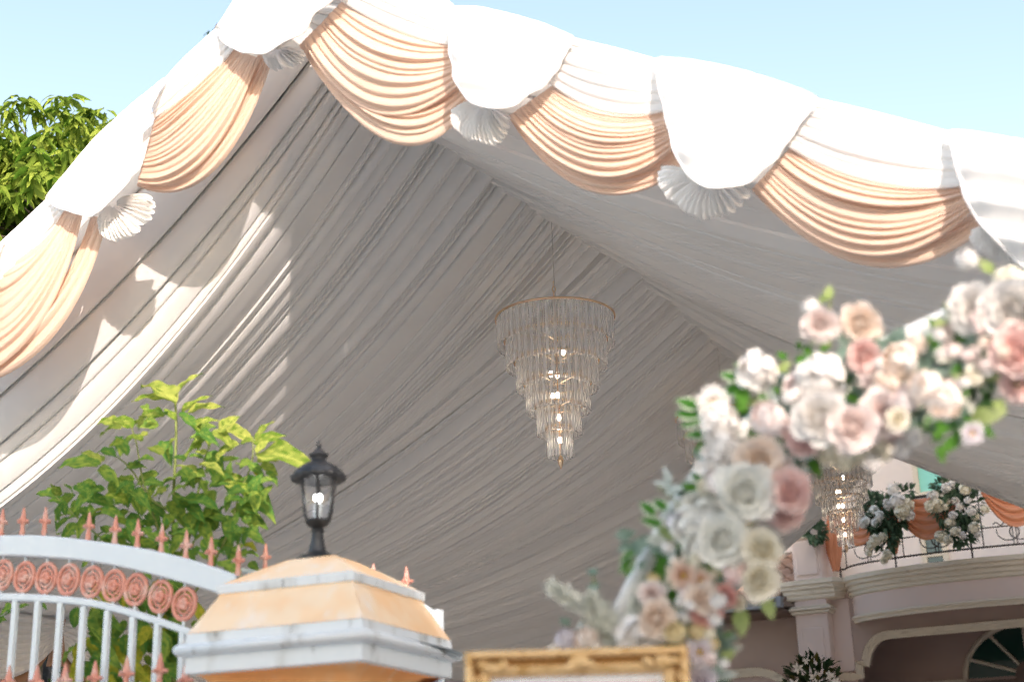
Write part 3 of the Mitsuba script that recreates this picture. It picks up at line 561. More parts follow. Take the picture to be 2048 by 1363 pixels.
# ------------------------------------------------------------------ plant behind the gate
plant = thing('garden_shrub', 'yellow-green mottled broadleaf shrub behind the arched gate', 'shrub')
PY = 4.72
dark_v = [leaf_ply(300 + q, mottled((0.10, 0.24, 0.05), (0.38, 0.48, 0.09), q, -0.04 + 0.06 * (q % 3)), wid=0.56, fold=0.3, droop=0.5, wave=0.07) for q in range(6)]
lite_v = [leaf_ply(320 + q, mottled((0.14, 0.26, 0.03), (0.52, 0.56, 0.13), q, 0.02 + 0.06 * (q % 3)), wid=0.54, fold=0.3, droop=0.5, wave=0.08) for q in range(6)]
yel_v = [leaf_ply(340 + q, mottled((0.22, 0.30, 0.03), (0.52, 0.48, 0.06), q, 0.12), wid=0.5, fold=0.25, droop=0.5) for q in range(3)]
def plant_leaf(bx, by, tx, ty, kind, dy=0.0, roll=None, par=None):
    a, b = at(bx, by, Y=PY + dy), at(tx, ty, Y=PY + dy - 0.05 * random.uniform(-1, 1.6))
    d = b - a; L = np.linalg.norm(d); d /= L
    view = EYE - a; view /= np.linalg.norm(view)
    up = np.array([0, -0.15, 1.0]) * random.uniform(0.3, 1.0) + view * random.uniform(0.35, 1.0)
    up = up - d * (up @ d); up /= np.linalg.norm(up); y = np.cross(up, d)
    M = np.eye(4); M[:3, 0], M[:3, 1], M[:3, 2], M[:3, 3] = d * L * 1.12, y * L * (random.uniform(0.85, 1.15) if L < 0.14 else random.uniform(0.55, 0.75)), up * L, a
    v = {'g': dark_v, 'y': lite_v, 'q': yel_v}[kind]
    put('leaf', {**random.choice(v), 'to_world': TM(M)}, plant)
def c5(x, y): return 50 + x * 0.3228, 720 + y * 0.3228
LV = [(930, 270, 735, 70, 'y'), (900, 250, 670, 200, 'y'), (935, 225, 1045, 60, 'y'), (960, 350, 1110, 190, 'y'), (1000, 330, 1190, 250, 'y'), (930, 370, 870, 290, 'y'),
 (670, 420, 545, 330, 'y'), (590, 400, 430, 350, 'y'), (600, 420, 450, 420, 'y'), (860, 350, 650, 320, 'y'), (830, 400, 700, 390, 'g'), (640, 590, 560, 440, 'g'), (590, 600, 640, 450, 'g'),
 (450, 660, 190, 600, 'g'), (470, 640, 350, 530, 'y'), (560, 600, 440, 520, 'g'), (760, 310, 720, 260, 'g'), (1060, 400, 1170, 350, 'y'), (1090, 430, 1150, 400, 'g'),
 (1200, 440, 1300, 340, 'y'), (1220, 440, 1390, 440, 'y'), (1190, 470, 1120, 430, 'y'), (1150, 480, 960, 580, 'y'), (1130, 470, 1010, 500, 'y'), (1420, 520, 1590, 440, 'y'), (1430, 500, 1500, 370, 'y'), (1400, 500, 1320, 500, 'y'),
 (1450, 580, 1735, 580, 'y'), (1440, 610, 1530, 600, 'y'), (1380, 640, 1480, 700, 'g'), (1400, 620, 1340, 640, 'g'), (1450, 640, 1420, 730, 'q'),
 (1110, 690, 1290, 570, 'g'), (1130, 700, 1200, 560, 'g'), (1120, 720, 850, 680, 'g'), (1080, 720, 960, 620, 'y'), (830, 700, 650, 760, 'g'), (800, 620, 650, 600, 'g'), (860, 580, 760, 520, 'y'), (850, 500, 900, 610, 'g'),
 (1180, 720, 1410, 790, 'y'), (1240, 730, 1300, 840, 'g'), (1300, 760, 1440, 840, 'y'), (1320, 740, 1520, 910, 'g'), (1100, 740, 980, 760, 'y'), (1060, 840, 1180, 880, 'g'), (990, 850, 1070, 830, 'g'),
 (1340, 860, 1180, 890, 'g'), (1280, 930, 1460, 960, 'g'), (1310, 890, 1440, 930, 'g'), (1250, 960, 1260, 1100, 'g'), (1200, 950, 1110, 1040, 'g'), (890, 870, 1000, 1000, 'g'), (870, 900, 940, 960, 'y'),
 (190, 850, 55, 790, 'g'), (195, 850, 185, 740, 'y'), (300, 960, 170, 940, 'g'), (310, 970, 180, 1010, 'g'), (330, 940, 400, 900, 'g'), (500, 800, 380, 800, 'g'), (470, 800, 420, 760, 'g'),
 (620, 790, 560, 700, 'g'), (640, 780, 610, 680, 'y'), (640, 880, 520, 820, 'y'), (650, 850, 560, 800, 'g'), (820, 760, 750, 850, 'g'), (880, 800, 770, 830, 'y'), (640, 930, 560, 970, 'g'), (530, 870, 520, 900, 'q'), (470, 930, 420, 920, 'q'), (420, 950, 490, 900, 'g'),
 (700, 950, 620, 990, 'g'), (760, 950, 830, 1010, 'g'), (700, 1010, 620, 1060, 'g'), (760, 1060, 830, 1130, 'g'), (900, 1060, 1010, 1090, 'g'), (980, 1080, 900, 1180, 'g'), (1100, 1080, 1010, 1140, 'g'), (1210, 1100, 1270, 1170, 'g'), (1130, 1100, 1150, 1220, 'g'), (1290, 1080, 1230, 1150, 'g'),
 (1330, 1200, 1260, 1260, 'g'), (1350, 1140, 1420, 1140, 'q'), (1360, 1190, 1440, 1190, 'g'), (1390, 1250, 1440, 1290, 'g'), (640, 1080, 590, 1150, 'g'), (500, 1060, 420, 1090, 'g'), (520, 1070, 470, 1010, 'g'), (210, 1080, 200, 1060, 'g'), (270, 1090, 300, 1060, 'g'),
 (1000, 1170, 1060, 1240, 'g'), (880, 1150, 820, 1220, 'g'), (1180, 1190, 1130, 1260, 'q'), (1040, 940, 1010, 1040, 'g'), (960, 760, 1000, 700, 'g'), (780, 880, 700, 900, 'g'), (770, 700, 720, 760, 'y'), (1020, 900, 1090, 960, 'g'), (1160, 900, 1100, 980, 'g'), (920, 950, 860, 1020, 'g')]
for bx, by, tx, ty, kd in LV:
    b, t = c5(bx, by), c5(tx, ty); plant_leaf(b[0], b[1], t[0], t[1], kd, random.uniform(-0.16, 0.16))
def c7(x, y): return x * 0.1953, 1170 + y * 0.1953
for bx, by, tx, ty, kd in [(120, 230, -30, 260, 'g'), (100, 280, -20, 330, 'g'), (60, 340, -40, 350, 'g'), (200, 230, 300, 170, 'g'), (430, 180, 480, 240, 'g'), (800, 220, 740, 440, 'g'), (940, 230, 1000, 420, 'g'), (1060, 260, 1010, 400, 'g'), (1130, 270, 1060, 350, 'g'),
   (1090, 440, 970, 730, 'q'), (1200, 520, 1180, 820, 'q'), (1230, 530, 1240, 760, 'q'), (1160, 800, 1140, 980, 'q'), (1280, 350, 1240, 480, 'g'), (1300, 500, 1270, 700, 'g'), (1430, 580, 1400, 760, 'q'), (1520, 470, 1520, 640, 'q'), (1440, 350, 1450, 440, 'g'), (1560, 380, 1500, 460, 'g'),
   (1400, 780, 1440, 900, 'q'), (1460, 820, 1540, 900, 'q'), (1380, 880, 1380, 960, 'q'), (1480, 720, 1570, 820, 'g'), (1600, 700, 1750, 860, 'g'), (1700, 620, 1820, 760, 'g'), (1720, 640, 1760, 800, 'g'), (1640, 820, 1730, 980, 'g'), (1780, 780, 1830, 930, 'g'), (960, 820, 900, 940, 'q'), (1040, 800, 1000, 900, 'q'), (1060, 880, 960, 980, 'q'),
   (1440, 60, 1500, 180, 'q'), (1500, 20, 1440, 100, 'q'), (1600, -60, 1700, 40, 'q'), (1560, 40, 1660, 140, 'q'), (1640, 200, 1760, 300, 'g'), (1700, 240, 1600, 330, 'g'), (720, 890, 740, 980, 'q'), (1720, 960, 1760, 880, 'q'), (1200, 100, 1290, 180, 'g'), (1340, 150, 1300, 60, 'g')]:
    b, t = c7(bx, by), c7(tx, ty); plant_leaf(b[0], b[1], t[0], t[1], kd, random.uniform(-0.12, 0.12))
rp = Polygon([(250, 850), (350, 800), (430, 830), (520, 900), (540, 960), (520, 1050), (470, 1130), (330, 1130), (200, 1120), (120, 1000), (190, 930)])
from shapely.geometry import Point
nf = 0
while nf < 165:
    x, y = random.uniform(100, 560), random.uniform(790, 1140)
    if rp.contains(Point(x, y)) and random.random() < 0.35 + 0.65 * (y > 950):
        a = random.uniform(0, 2 * PI); L = random.uniform(28, 52); plant_leaf(x, y, x + L * math.cos(a), y + L * math.sin(a) * 0.8 + 6, 'y' if (y < 930 and random.random() < 0.6) else 'g', random.uniform(-0.22, 0.02)); nf += 1
for q in range(85):
    x, y = random.uniform(150, 395), random.uniform(1160, 1385); a = random.uniform(0.2, 2.9); L = random.uniform(34, 62)
    plant_leaf(x, y, x + L * math.cos(a), y + L * math.sin(a), 'q' if random.random() < 0.45 else 'g', random.uniform(-0.2, 0.05))
for pts, r0 in [([(345, 1700), (345, 1400), (348, 1200), (347, 1000), (352, 880), (350, 790)], 0.013), ([(347, 1150), (300, 1010), (255, 930), (215, 905)], 0.007), ([(350, 1120), (400, 960), (415, 900), (435, 865)], 0.007), ([(352, 1060), (450, 1010), (495, 950), (505, 880)], 0.007), ([(345, 1250), (230, 1100), (150, 1030), (110, 990)], 0.007), ([(350, 1230), (430, 1120), (470, 1020), (480, 960)], 0.007), ([(349, 1020), (280, 930), (265, 860), (260, 850)], 0.006)]:
    p = spline([at(x, y, Y=PY) for x, y in pts], 20); obj('stem', tube(p, np.linspace(r0, r0 * 0.4, 20), 7), 'm_stem', plant, smooth=60)

# ------------------------------------------------------------------ mango tree beyond the tent, and greenery along its left side
def foliage(mesh_variants, mats4, cols):
    """many leaves in one mesh, for crowns too fine to pick apart"""
    vs, fs, cs, o = [], [], [], 0
    for M, (m, A, B), c in zip(mats4, mesh_variants, cols):
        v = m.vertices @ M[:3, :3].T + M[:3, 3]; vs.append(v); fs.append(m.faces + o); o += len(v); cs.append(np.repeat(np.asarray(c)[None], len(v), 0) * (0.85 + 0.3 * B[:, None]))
    return trimesh.Trimesh(np.vstack(vs), np.vstack(fs), process=False), np.clip(np.vstack(cs), 0, 1)
lance = [leaf_mesh(400 + q, wid=0.27, fold=0.35, droop=0.5, wave=0.05, n=(3, 8)) for q in range(4)]
def leaf_frame(o, d, L, r, up=None):
    d = d / np.linalg.norm(d); u = np.array([0, 0, 1.0]) + r.normal(0, 0.45, 3); u = u - d * (u @ d); u /= np.linalg.norm(u)
    M = np.eye(4); M[:3, 0], M[:3, 1], M[:3, 2], M[:3, 3] = d * L, np.cross(u, d) * L, u * L, o; return M
TREEC = at(28, 400, D=14.2)
def inside_view(p):
    d = p - EYE; z = d @ FWD; return 1024 + FPX * (d @ RIGHT) / z, 681.5 - FPX * (d @ UP) / z
def make_tree(name, lab, centre, rad, nwh, seed, dark, lite, parts=0, leafL=(0.13, 0.2), squash=0.8, trunk=True, base=None, view_only=False):
    r = np.random.default_rng(seed); k = thing(name, lab, 'tree')
    ms, Ms, cs = [], [], []; named = 0; tw = []
    bl = [centre] + [centre + np.r_[r.normal(0, 0.55, 2), r.normal(0, 0.4)] * rad for _ in range(9)]
    for q in range(nwh):
        c = bl[r.integers(len(bl))]; d = r.normal(0, 1, 3); d /= np.linalg.norm(d); d[2] = d[2] * 0.9 + 0.15
        p = c + d * rad * r.uniform(0.35, 0.72) ** 0.6 * np.array([1, 1, squash]); tw.append((c, p)) if q % 7 == 0 else None
        sun_side = np.clip(0.5 + 0.5 * (d @ np.array([0.3, -0.5, 0.8])), 0, 1)
        nl = r.integers(6, 11); a0 = r.uniform(0, 6.28)
        for j in range(nl):
            a = a0 + j * 2.4; dd = np.array([math.cos(a), math.sin(a), -0.55 - 0.5 * r.random()]) + d * 0.35
            M = leaf_frame(p + r.normal(0, 0.02, 3), dd, r.uniform(*leafL), r); v = lance[r.integers(4)]
            t = r.random(); c_ = np.array(dark) * (1 - t) + np.array(lite) * t
            x, y = inside_view(M[:3, 3]) if parts else (0, 0)
            if parts and named < parts and -20 < x < 215 and 185 < y < 480 and (p - c) @ (EYE - c) > 0 and r.random() < 0.5 and x + y < 500:
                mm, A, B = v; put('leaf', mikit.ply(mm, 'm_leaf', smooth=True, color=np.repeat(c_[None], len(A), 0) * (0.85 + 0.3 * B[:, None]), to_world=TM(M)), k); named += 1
            else: ms.append(v); Ms.append(M); cs.append(c_)
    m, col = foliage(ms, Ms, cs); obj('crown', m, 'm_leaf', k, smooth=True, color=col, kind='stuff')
    if trunk:
        b = np.array([centre[0] + 0.2, centre[1] + 0.3, 0]) if base is None else base
        obj('trunk', tube(spline([b, (b + centre) / 2 + [0.15, 0, 0], centre + [0, 0, 0.1]], 14), np.linspace(0.2, 0.07, 14), 10), 'm_bark', k, smooth=60)
        for c in bl[1:]: obj('limb', tube(spline([centre - [0, 0, rad * 0.8], (centre + c) / 2 - [0, 0, 0.15], c], 10), np.linspace(0.06, 0.02, 10), 7), 'm_bark', k, smooth=60)
        for c, p in tw: obj('twig', tube(spline([c, (c + p) / 2 + [0, 0, 0.05], p], 5), np.linspace(0.018, 0.006, 5), 5), 'm_bark', k)
    return k
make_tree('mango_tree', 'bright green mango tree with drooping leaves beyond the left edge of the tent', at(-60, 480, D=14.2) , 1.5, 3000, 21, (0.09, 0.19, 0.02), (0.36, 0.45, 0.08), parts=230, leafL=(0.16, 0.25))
make_tree('tall_tree', 'tip of a tall green tree peeping over the roof left of the peak', at(447, 66, D=17.0), 0.12, 16, 22, (0.03, 0.08, 0.015), (0.10, 0.17, 0.03), leafL=(0.05, 0.08))
hd = thing('dark_hedge', 'dense dark green hedge along the left side of the tent', 'hedge')
r = np.random.default_rng(31); ms, Ms, cs = [], [], []
for q in range(5200):
    p = np.array([XL - 1.5 + r.normal(0, 0.22), r.uniform(3.5, 19), r.uniform(0.2, 4.0)]); p[0] -= 0.5 * abs(p[2] - 2) * 0.3
    ms.append(lance[q % 4]); Ms.append(leaf_frame(p, np.r_[r.normal(0.5, 0.6), r.normal(0, 0.7), r.normal(-0.4, 0.5)], r.uniform(0.14, 0.26), r)); t = r.random(); cs.append(np.array((0.015, 0.035, 0.012)) * (1 - t) + np.array((0.04, 0.085, 0.02)) * t)
m, col = foliage(ms, Ms, cs); obj('leaves', m, 'm_leaf', hd, smooth=True, color=col, kind='stuff')
for q in range(18): obj('trunk', tube([[XL - 1.75, 3.7 + q * 0.85, 0], [XL - 1.7, 3.75 + q * 0.85, 3.4]], 0.05, 7), 'm_bark', hd, smooth=60)
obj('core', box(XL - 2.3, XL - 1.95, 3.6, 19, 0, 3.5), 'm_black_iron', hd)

# ------------------------------------------------------------------ flowers
def petal(phi0, phi1, L, wid, cup, nb=7, na=5, r0=0.04, ruff=0.0, seed=0, notch=0.0):
    """one petal standing on the origin: leaves the axis z at angle phi0 and ends at phi1 (degrees)"""
    b = np.linspace(0, 1, nb); ph = np.radians(phi0 + (phi1 - phi0) * b)
    rr = r0 + np.r_[0, np.cumsum((np.sin(ph[1:]) + np.sin(ph[:-1])) / 2 * np.diff(b))] * L
    zz = np.r_[0, np.cumsum((np.cos(ph[1:]) + np.cos(ph[:-1])) / 2 * np.diff(b))] * L
    a = np.linspace(-1, 1, na); A, B = np.meshgrid(a, b, indexing='ij')
    w = wid * np.power(np.sin(PI * (0.12 + 0.80 * B) ** 1.0), 0.75) * 0.5
    lat = A * w; R, Z, PH = np.broadcast_to(rr, A.shape), np.broadcast_to(zz, A.shape), np.broadcast_to(ph, A.shape)
    inn = cup * w * A ** 2            # the sides lean in towards the axis
    sh = -notch * L * (1 - np.abs(A)) * B ** 6 + ruff * L * np.sin(A * 7 + seed) * B ** 3
    x = R - inn * np.cos(PH) + sh * np.sin(PH); z = Z + inn * np.sin(PH) + sh * np.cos(PH)
    return np.stack([x, lat, z], -1), A, B
def bloom(layers, seed, colf, centre=None):
    """layers: (count, phi0, phi1, length, width, cup, ruffle, r0, notch)"""
    r = np.random.default_rng(seed); V, F, C, o = [], [], [], 0
    for li, (n, p0, p1, L, wd, cup, ruff, r0, notch) in enumerate(layers):
        off = r.uniform(0, 6.28)
        for j in range(n):
            P, A, B = petal(p0 + r.normal(0, 4), p1 + r.normal(0, 7), L * r.uniform(0.9, 1.1), wd * r.uniform(0.9, 1.1), cup, r0=r0, ruff=ruff, seed=r.uniform(0, 6), notch=notch)
            a = off + j * 2 * PI / n + r.normal(0, 0.08); c, s = math.cos(a), math.sin(a); p = P.reshape(-1, 3) @ np.array([[c, s, 0], [-s, c, 0], [0, 0, 1]])
            V.append(p); F.append(tri(quads(P.shape[0], P.shape[1])) + o); o += len(p); C.append(colf(li / max(1, len(layers) - 1), A.ravel(), B.ravel(), r))
    if centre is not None:
        m = trimesh.creation.icosphere(2, centre[0]); m.apply_scale([1, 1, 0.6]); m.apply_translation([0, 0, centre[1]]); V.append(m.vertices); F.append(m.faces + o); C.append(np.repeat(np.array(centre[2])[None], len(m.vertices), 0))
    v = np.vstack(V); s = np.percentile(np.hypot(v[:, 0], v[:, 1]), 98); v = v / s; v[:, 2] = (v[:, 2] - v[:, 2].mean()) * 0.8
    return trimesh.Trimesh(v, np.vstack(F), process=False), np.clip(np.vstack(C), 0, 1)
def pc(inner, outer, edge):
    def f(l, A, B, r):
        base = np.array(inner) * (1 - l) + np.array(outer) * l; base = base * r.uniform(0.95, 1.05); t = np.clip(B, 0, 1)[:, None] ** 1.5
        return base[None] * (1 - t) + np.array(edge)[None] * t
    return f
ROSE = [(3, -12, -34, 0.60, 0.34, 0.7, 0.0, 0.0, 0), (4, -6, -24, 0.62, 0.42, 0.6, 0.0, 0.02, 0), (6, 6, -10, 0.70, 0.54, 0.55, 0.02, 0.04, 0), (8, 17, 6, 0.77, 0.62, 0.5, 0.02, 0.05, 0.02), (9, 29, 22, 0.83, 0.70, 0.45, 0.03, 0.06, 0.03), (9, 42, 38, 0.86, 0.78, 0.4, 0.03, 0.07, 0.04), (8, 54, 54, 0.86, 0.86, 0.4, 0.04, 0.08, 0.05)]
PEONY = [(5, -12, -30, 0.58, 0.3, 0.6, 0.05, 0.0, 0.05), (8, -5, -16, 0.60, 0.30, 0.4, 0.08, 0.03, 0.1), (10, 9, -4, 0.69, 0.38, 0.4, 0.08, 0.05, 0.1), (11, 20, 8, 0.77, 0.48, 0.4, 0.08, 0.06, 0.1), (11, 32, 24, 0.84, 0.58, 0.4, 0.07, 0.07, 0.08), (11, 44, 40, 0.87, 0.70, 0.35, 0.06, 0.08, 0.08), (10, 57, 56, 0.86, 0.82, 0.35, 0.05, 0.08, 0.06)]
BUD = [(3, 10, -38, 0.9, 0.7, 0.55, 0.0, 0.05, 0), (4, 42, -48, 1.05, 0.95, 0.6, 0.0, 0.06, 0), (5, 62, -46, 1.12, 1.05, 0.55, 0.01, 0.06, 0), (5, 78, -34, 1.15, 1.05, 0.5, 0.02, 0.06, 0.02)]
DAHLIA = [(10, 25, 15, 0.5, 0.20, 0.5, 0.0, 0.1, 0), (13, 48, 42, 0.72, 0.24, 0.5, 0.0, 0.12, 0), (15, 68, 68, 0.9, 0.28, 0.5, 0.0, 0.12, 0), (16, 84, 92, 1.0, 0.3, 0.4, 0.0, 0.12, 0)]
LILY = [(3, 30, 95, 1.0, 0.42, 0.4, 0.02, 0.04, 0), (3, 38, 105, 1.0, 0.36, 0.4, 0.02, 0.04, 0)]
def cluster(seed, colf, n=40):
    """a ball of small five-petalled florets"""
    r = np.random.default_rng(seed); V, F, C, o = [], [], [], 0
    for q in range(n):
        d = np.array([r.normal(), r.normal(), r.uniform(-0.35, 1.0)]); d /= np.linalg.norm(d); M = frame(d * r.uniform(0.62, 0.8), d + r.normal(0, 0.25, 3), r.normal(0, 1, 3), 0.42 * r.uniform(0.8, 1.15))
        for j in range(5):
            P, A, B = petal(50, 85, 0.8, 0.75, 0.3, nb=4, na=3, r0=0.03); a = j * 2 * PI / 5; c, s = math.cos(a), math.sin(a)
            p = (P.reshape(-1, 3) @ np.array([[c, s, 0], [-s, c, 0], [0, 0, 1]])) @ M[:3, :3].T + M[:3, 3]
            V.append(p); F.append(tri(quads(P.shape[0], P.shape[1])) + o); o += len(p); C.append(colf(q / n, A.ravel(), B.ravel(), r))
    core = trimesh.creation.icosphere(2, 0.62); V.append(core.vertices); F.append(core.faces + o); C.append(colf(0.6, np.zeros(len(core.vertices)), np.full(len(core.vertices), 0.3), r) * 0.85)
    v = np.vstack(V); return trimesh.Trimesh(v / np.percentile(np.linalg.norm(v, axis=1), 97), np.vstack(F), process=False), np.clip(np.vstack(C), 0, 1)
WH, CR, PK, DP, PE, YE, CO = (0.87, 0.85, 0.82), (0.86, 0.81, 0.68), (0.89, 0.68, 0.64), (0.88, 0.53, 0.50), (0.90, 0.75, 0.63), (0.80, 0.68, 0.40), (0.74, 0.36, 0.31)
PAL = {'w': ((0.86, 0.81, 0.76), WH, (0.88, 0.86, 0.83)), 'b': ((0.84, 0.84, 0.80), (0.86, 0.86, 0.82), (0.88, 0.88, 0.84)), 'wp': (PK, (0.87, 0.76, 0.71), (0.88, 0.82, 0.79)), 'p': (DP, PK, (0.87, 0.72, 0.68)), 'c': ((0.82, 0.74, 0.48), CR, (0.88, 0.85, 0.76)),
       'pe': (PE, (0.90, 0.78, 0.67), (0.90, 0.83, 0.76)), 'y': ((0.70, 0.48, 0.16), YE, (0.80, 0.68, 0.40)), 'co': (CO, (0.84, 0.46, 0.40), (0.86, 0.58, 0.52)), 'l': ((0.70, 0.60, 0.62), (0.76, 0.70, 0.74), (0.80, 0.77, 0.80)), 'r': ((0.60, 0.24, 0.12), (0.88, 0.70, 0.56), (0.90, 0.80, 0.70))}
_bl = {}
def bloom_ply(kind, pal, v):
    k = (kind, pal, v)
    if k not in _bl:
        f = pc(*PAL[pal]); sd = 500 + v * 17 + len(_bl)
        if kind == 'h': m, c = cluster(sd, f)
        else: m, c = bloom({'r': ROSE, 'p': PEONY, 'b': BUD, 'd': DAHLIA, 'l': LILY}[kind], sd, f, (0.2, 0.24, (0.62, 0.40, 0.08)) if kind == 'd' else (0.15, 0.42, np.array(PAL[pal][0]) * 0.75 + np.array(PAL[pal][1]) * 0.2) if kind in 'rp' else None)
        _bl[k] = mikit.ply(m, 'm_petal', smooth=True, color=c)
    return _bl[k]
NAMES = {'r': 'rose', 'p': 'peony', 'b': 'flower_bud', 'd': 'dahlia', 'h': 'blossom_cluster', 'l': 'lily'}
AY = 3.4
arch = thing('flower_arch', 'white hoop arch in the right foreground, under its garland of silk flowers', 'arch')
hoop = spline([at(x, y, Y=AY) for x, y in [(1150, 1420), (1190, 1330), (1240, 1225), (1300, 1108), (1400, 950), (1560, 805), (1760, 696), (1885, 640), (1990, 590), (2100, 545)]], 90)
top = hoop[-1]; full = np.vstack([[hoop[0] + [-0.06, 0, -1.95]], [hoop[0] + [-0.05, 0, -0.9]], hoop, hoop[-1] + (hoop[-1] - hoop[-8]) * 1.2 + [0.1, 0, -0.03], hoop[-1] + [0.75, 0, -0.25], hoop[-1] + [1.1, 0, -0.75], hoop[-1] + [1.2, 0, -2.4]])
obj('hoop', tube(spline(full, 200), 0.023, 12), 'm_white_cloth', arch, smooth=60)
obj('hoop_rear', tube(spline(full + [0.0, 0.16, 0.0], 120), 0.014, 10), 'm_white_cloth', arch, smooth=60)
gar = thing('flower_garland', 'garland of pink, white and peach silk flowers with mixed leaves on the hoop arch', 'flower garland')
def flower(x, y, d, kind, pal, dy=0.0, tilt=(0, 0), parent=None, Y=None, fixed=None):
    p = at(x, y, Y=(AY if Y is None else Y) - dy); dep = (p - EYE) @ FWD; rad = d * dep / FPX / 2
    v = EYE - p; v /= np.linalg.norm(v); z = v * 0.9 + RIGHT * (tilt[0] + random.uniform(-0.25, 0.25)) + UP * (tilt[1] + random.uniform(-0.2, 0.2))
    if kind == 'b': z = z * 0.6 + np.array([0, 0, 0.3])
    s = rad * (1.02 if kind != 'b' else 1.0)
    M = frame(p, z, np.array([random.gauss(0, 1), random.gauss(0, 1), random.gauss(0, 1)]), (s, s, s * (1.0 if kind != 'b' else 1.1)))
    put(NAMES[kind], {**bloom_ply(kind, pal, random.randrange(3)), 'to_world': TM(M)}, parent or gar)
FL = [(1640, 650, 64, 'p', 'wp', .1), (1621, 615, 36, 'b', 'w', .1), (1720, 650, 80, 'r', 'pe', .06), (1728, 712, 62, 'r', 'p', .1), (1950, 617, 92, 'p', 'w', .08), (2026, 622, 112, 'p', 'w', .1), (2032, 702, 96, 'r', 'p', .1), (2040, 768, 70, 'p', 'p', .06), (1935, 520, 44, 'b', 'w', .08), (2015, 562, 60, 'h', 'c', .06),
 (1515, 742, 80, 'h', 'w', .08), (1427, 806, 68, 'd', 'w', .08), (1440, 850, 80, 'h', 'w', .1), (1642, 760, 100, 'h', 'w', .1), (1596, 775, 60, 'h', 'wp', .08), (1455, 898, 64, 'h', 'w', .12), (1538, 838, 74, 'b', 'wp', .16), (1638, 834, 96, 'r', 'w', .2), (1608, 872, 76, 'r', 'p', .13), (1706, 856, 88, 'r', 'wp', .18), (1765, 828, 88, 'p', 'wp', .14), (1772, 862, 62, 'r', 'p', .1), (1795, 838, 42, 'p', 'c', .2), (1812, 802, 58, 'b', 'wp', .18), (1852, 776, 72, 'b', 'pe', .2), (1890, 802, 72, 'b', 'pe', .22), (1800, 722, 70, 'h', 'pe', .1), (1834, 692, 44, 'h', 'pe', .08), (1770, 760, 46, 'h', 'pe', .1),
 (1888, 662, 36, 'p', 'wp', .06), (1905, 702, 36, 'b', 'wp', .08), (1946, 706, 32, 'b', 'wp', .08), (1926, 766, 28, 'b', 'w', .12), (1950, 752, 44, 'h', 'c', .08), (1945, 866, 46, 'd', 'l', .1), (1520, 920, 88, 'p', 'pe', .16), (1500, 950, 60, 'p', 'w', .12), (1430, 930, 76, 'h', 'w', .1), (1562, 932, 44, 'r', 'wp', .12), (1490, 986, 106, 'r', 'b', .2), (1580, 984, 80, 'r', 'p', .16), (1570, 1026, 62, 'r', 'p', .1), (1603, 990, 34, 'p', 'l', .08), (1440, 966, 54, 'b', 'wp', .14), (1660, 902, 54, 'h', 'c', .1), (1715, 905, 50, 'h', 'c', .1), (1762, 895, 56, 'h', 'c', .08), (1800, 895, 40, 'h', 'w', .08), (1828, 870, 36, 'h', 'w', .1), (1690, 925, 36, 'h', 'c', .1), (1745, 925, 34, 'h', 'w', .1),
 (1447, 1080, 96, 'r', 'b', .2), (1382, 1052, 80, 'h', 'b', .12), (1420, 1030, 70, 'h', 'b', .1), (1395, 1010, 56, 'p', 'b', .1), (1352, 1046, 38, 'b', 'l', .12), (1395, 1095, 60, 'h', 'b', .12), (1482, 1082, 52, 'p', 'p', .12), (1523, 1098, 76, 'r', 'c', .18), (1520, 1160, 72, 'r', 'c', .2), (1473, 1142, 56, 'b', 'p', .16), (1367, 1150, 70, 'd', 'r', .14), (1402, 1160, 50, 'd', 'r', .12), (1405, 1196, 60, 'p', 'pe', .14), (1412, 1224, 58, 'r', 'co', .12), (1450, 1190, 44, 'r', 'co', .1), (1438, 1200, 34, 'b', 'w', .16), (1382, 1210, 24, 'b', 'w', .16), (1315, 1236, 72, 'r', 'pe', .18), (1305, 1188, 50, 'p', 'wp', .14), (1350, 1264, 44, 'b', 'y', .18), (1396, 1262, 40, 'b', 'y', .12), (1400, 1303, 62, 'd', 'l', .12), (1374, 1296, 38, 'b', 'y', .1), (1424, 1286, 32, 'b', 'y', .1), (1390, 1332, 40, 'b', 'y', .08), (1402, 1360, 52, 'p', 'l', .1), (1308, 1158, 26, 'b', 'y', .12), (1130, 1277, 42, 'b', 'l', .1), (1172, 1277, 50, 'b', 'pe', .12), (1188, 1294, 30, 'p', 'co', .1), (1268, 1268, 74, 'h', 'w', .12), (1285, 1306, 60, 'h', 'w', .12), (1475, 1205, 28, 'p', 'c', .08), (1492, 1040, 30, 'b', 'y', .1), (1375, 1180, 40, 'p', 'wp', .08)]
for q in FL:
    flower(q[0], q[1], q[2] * 1.1, *q[3:])
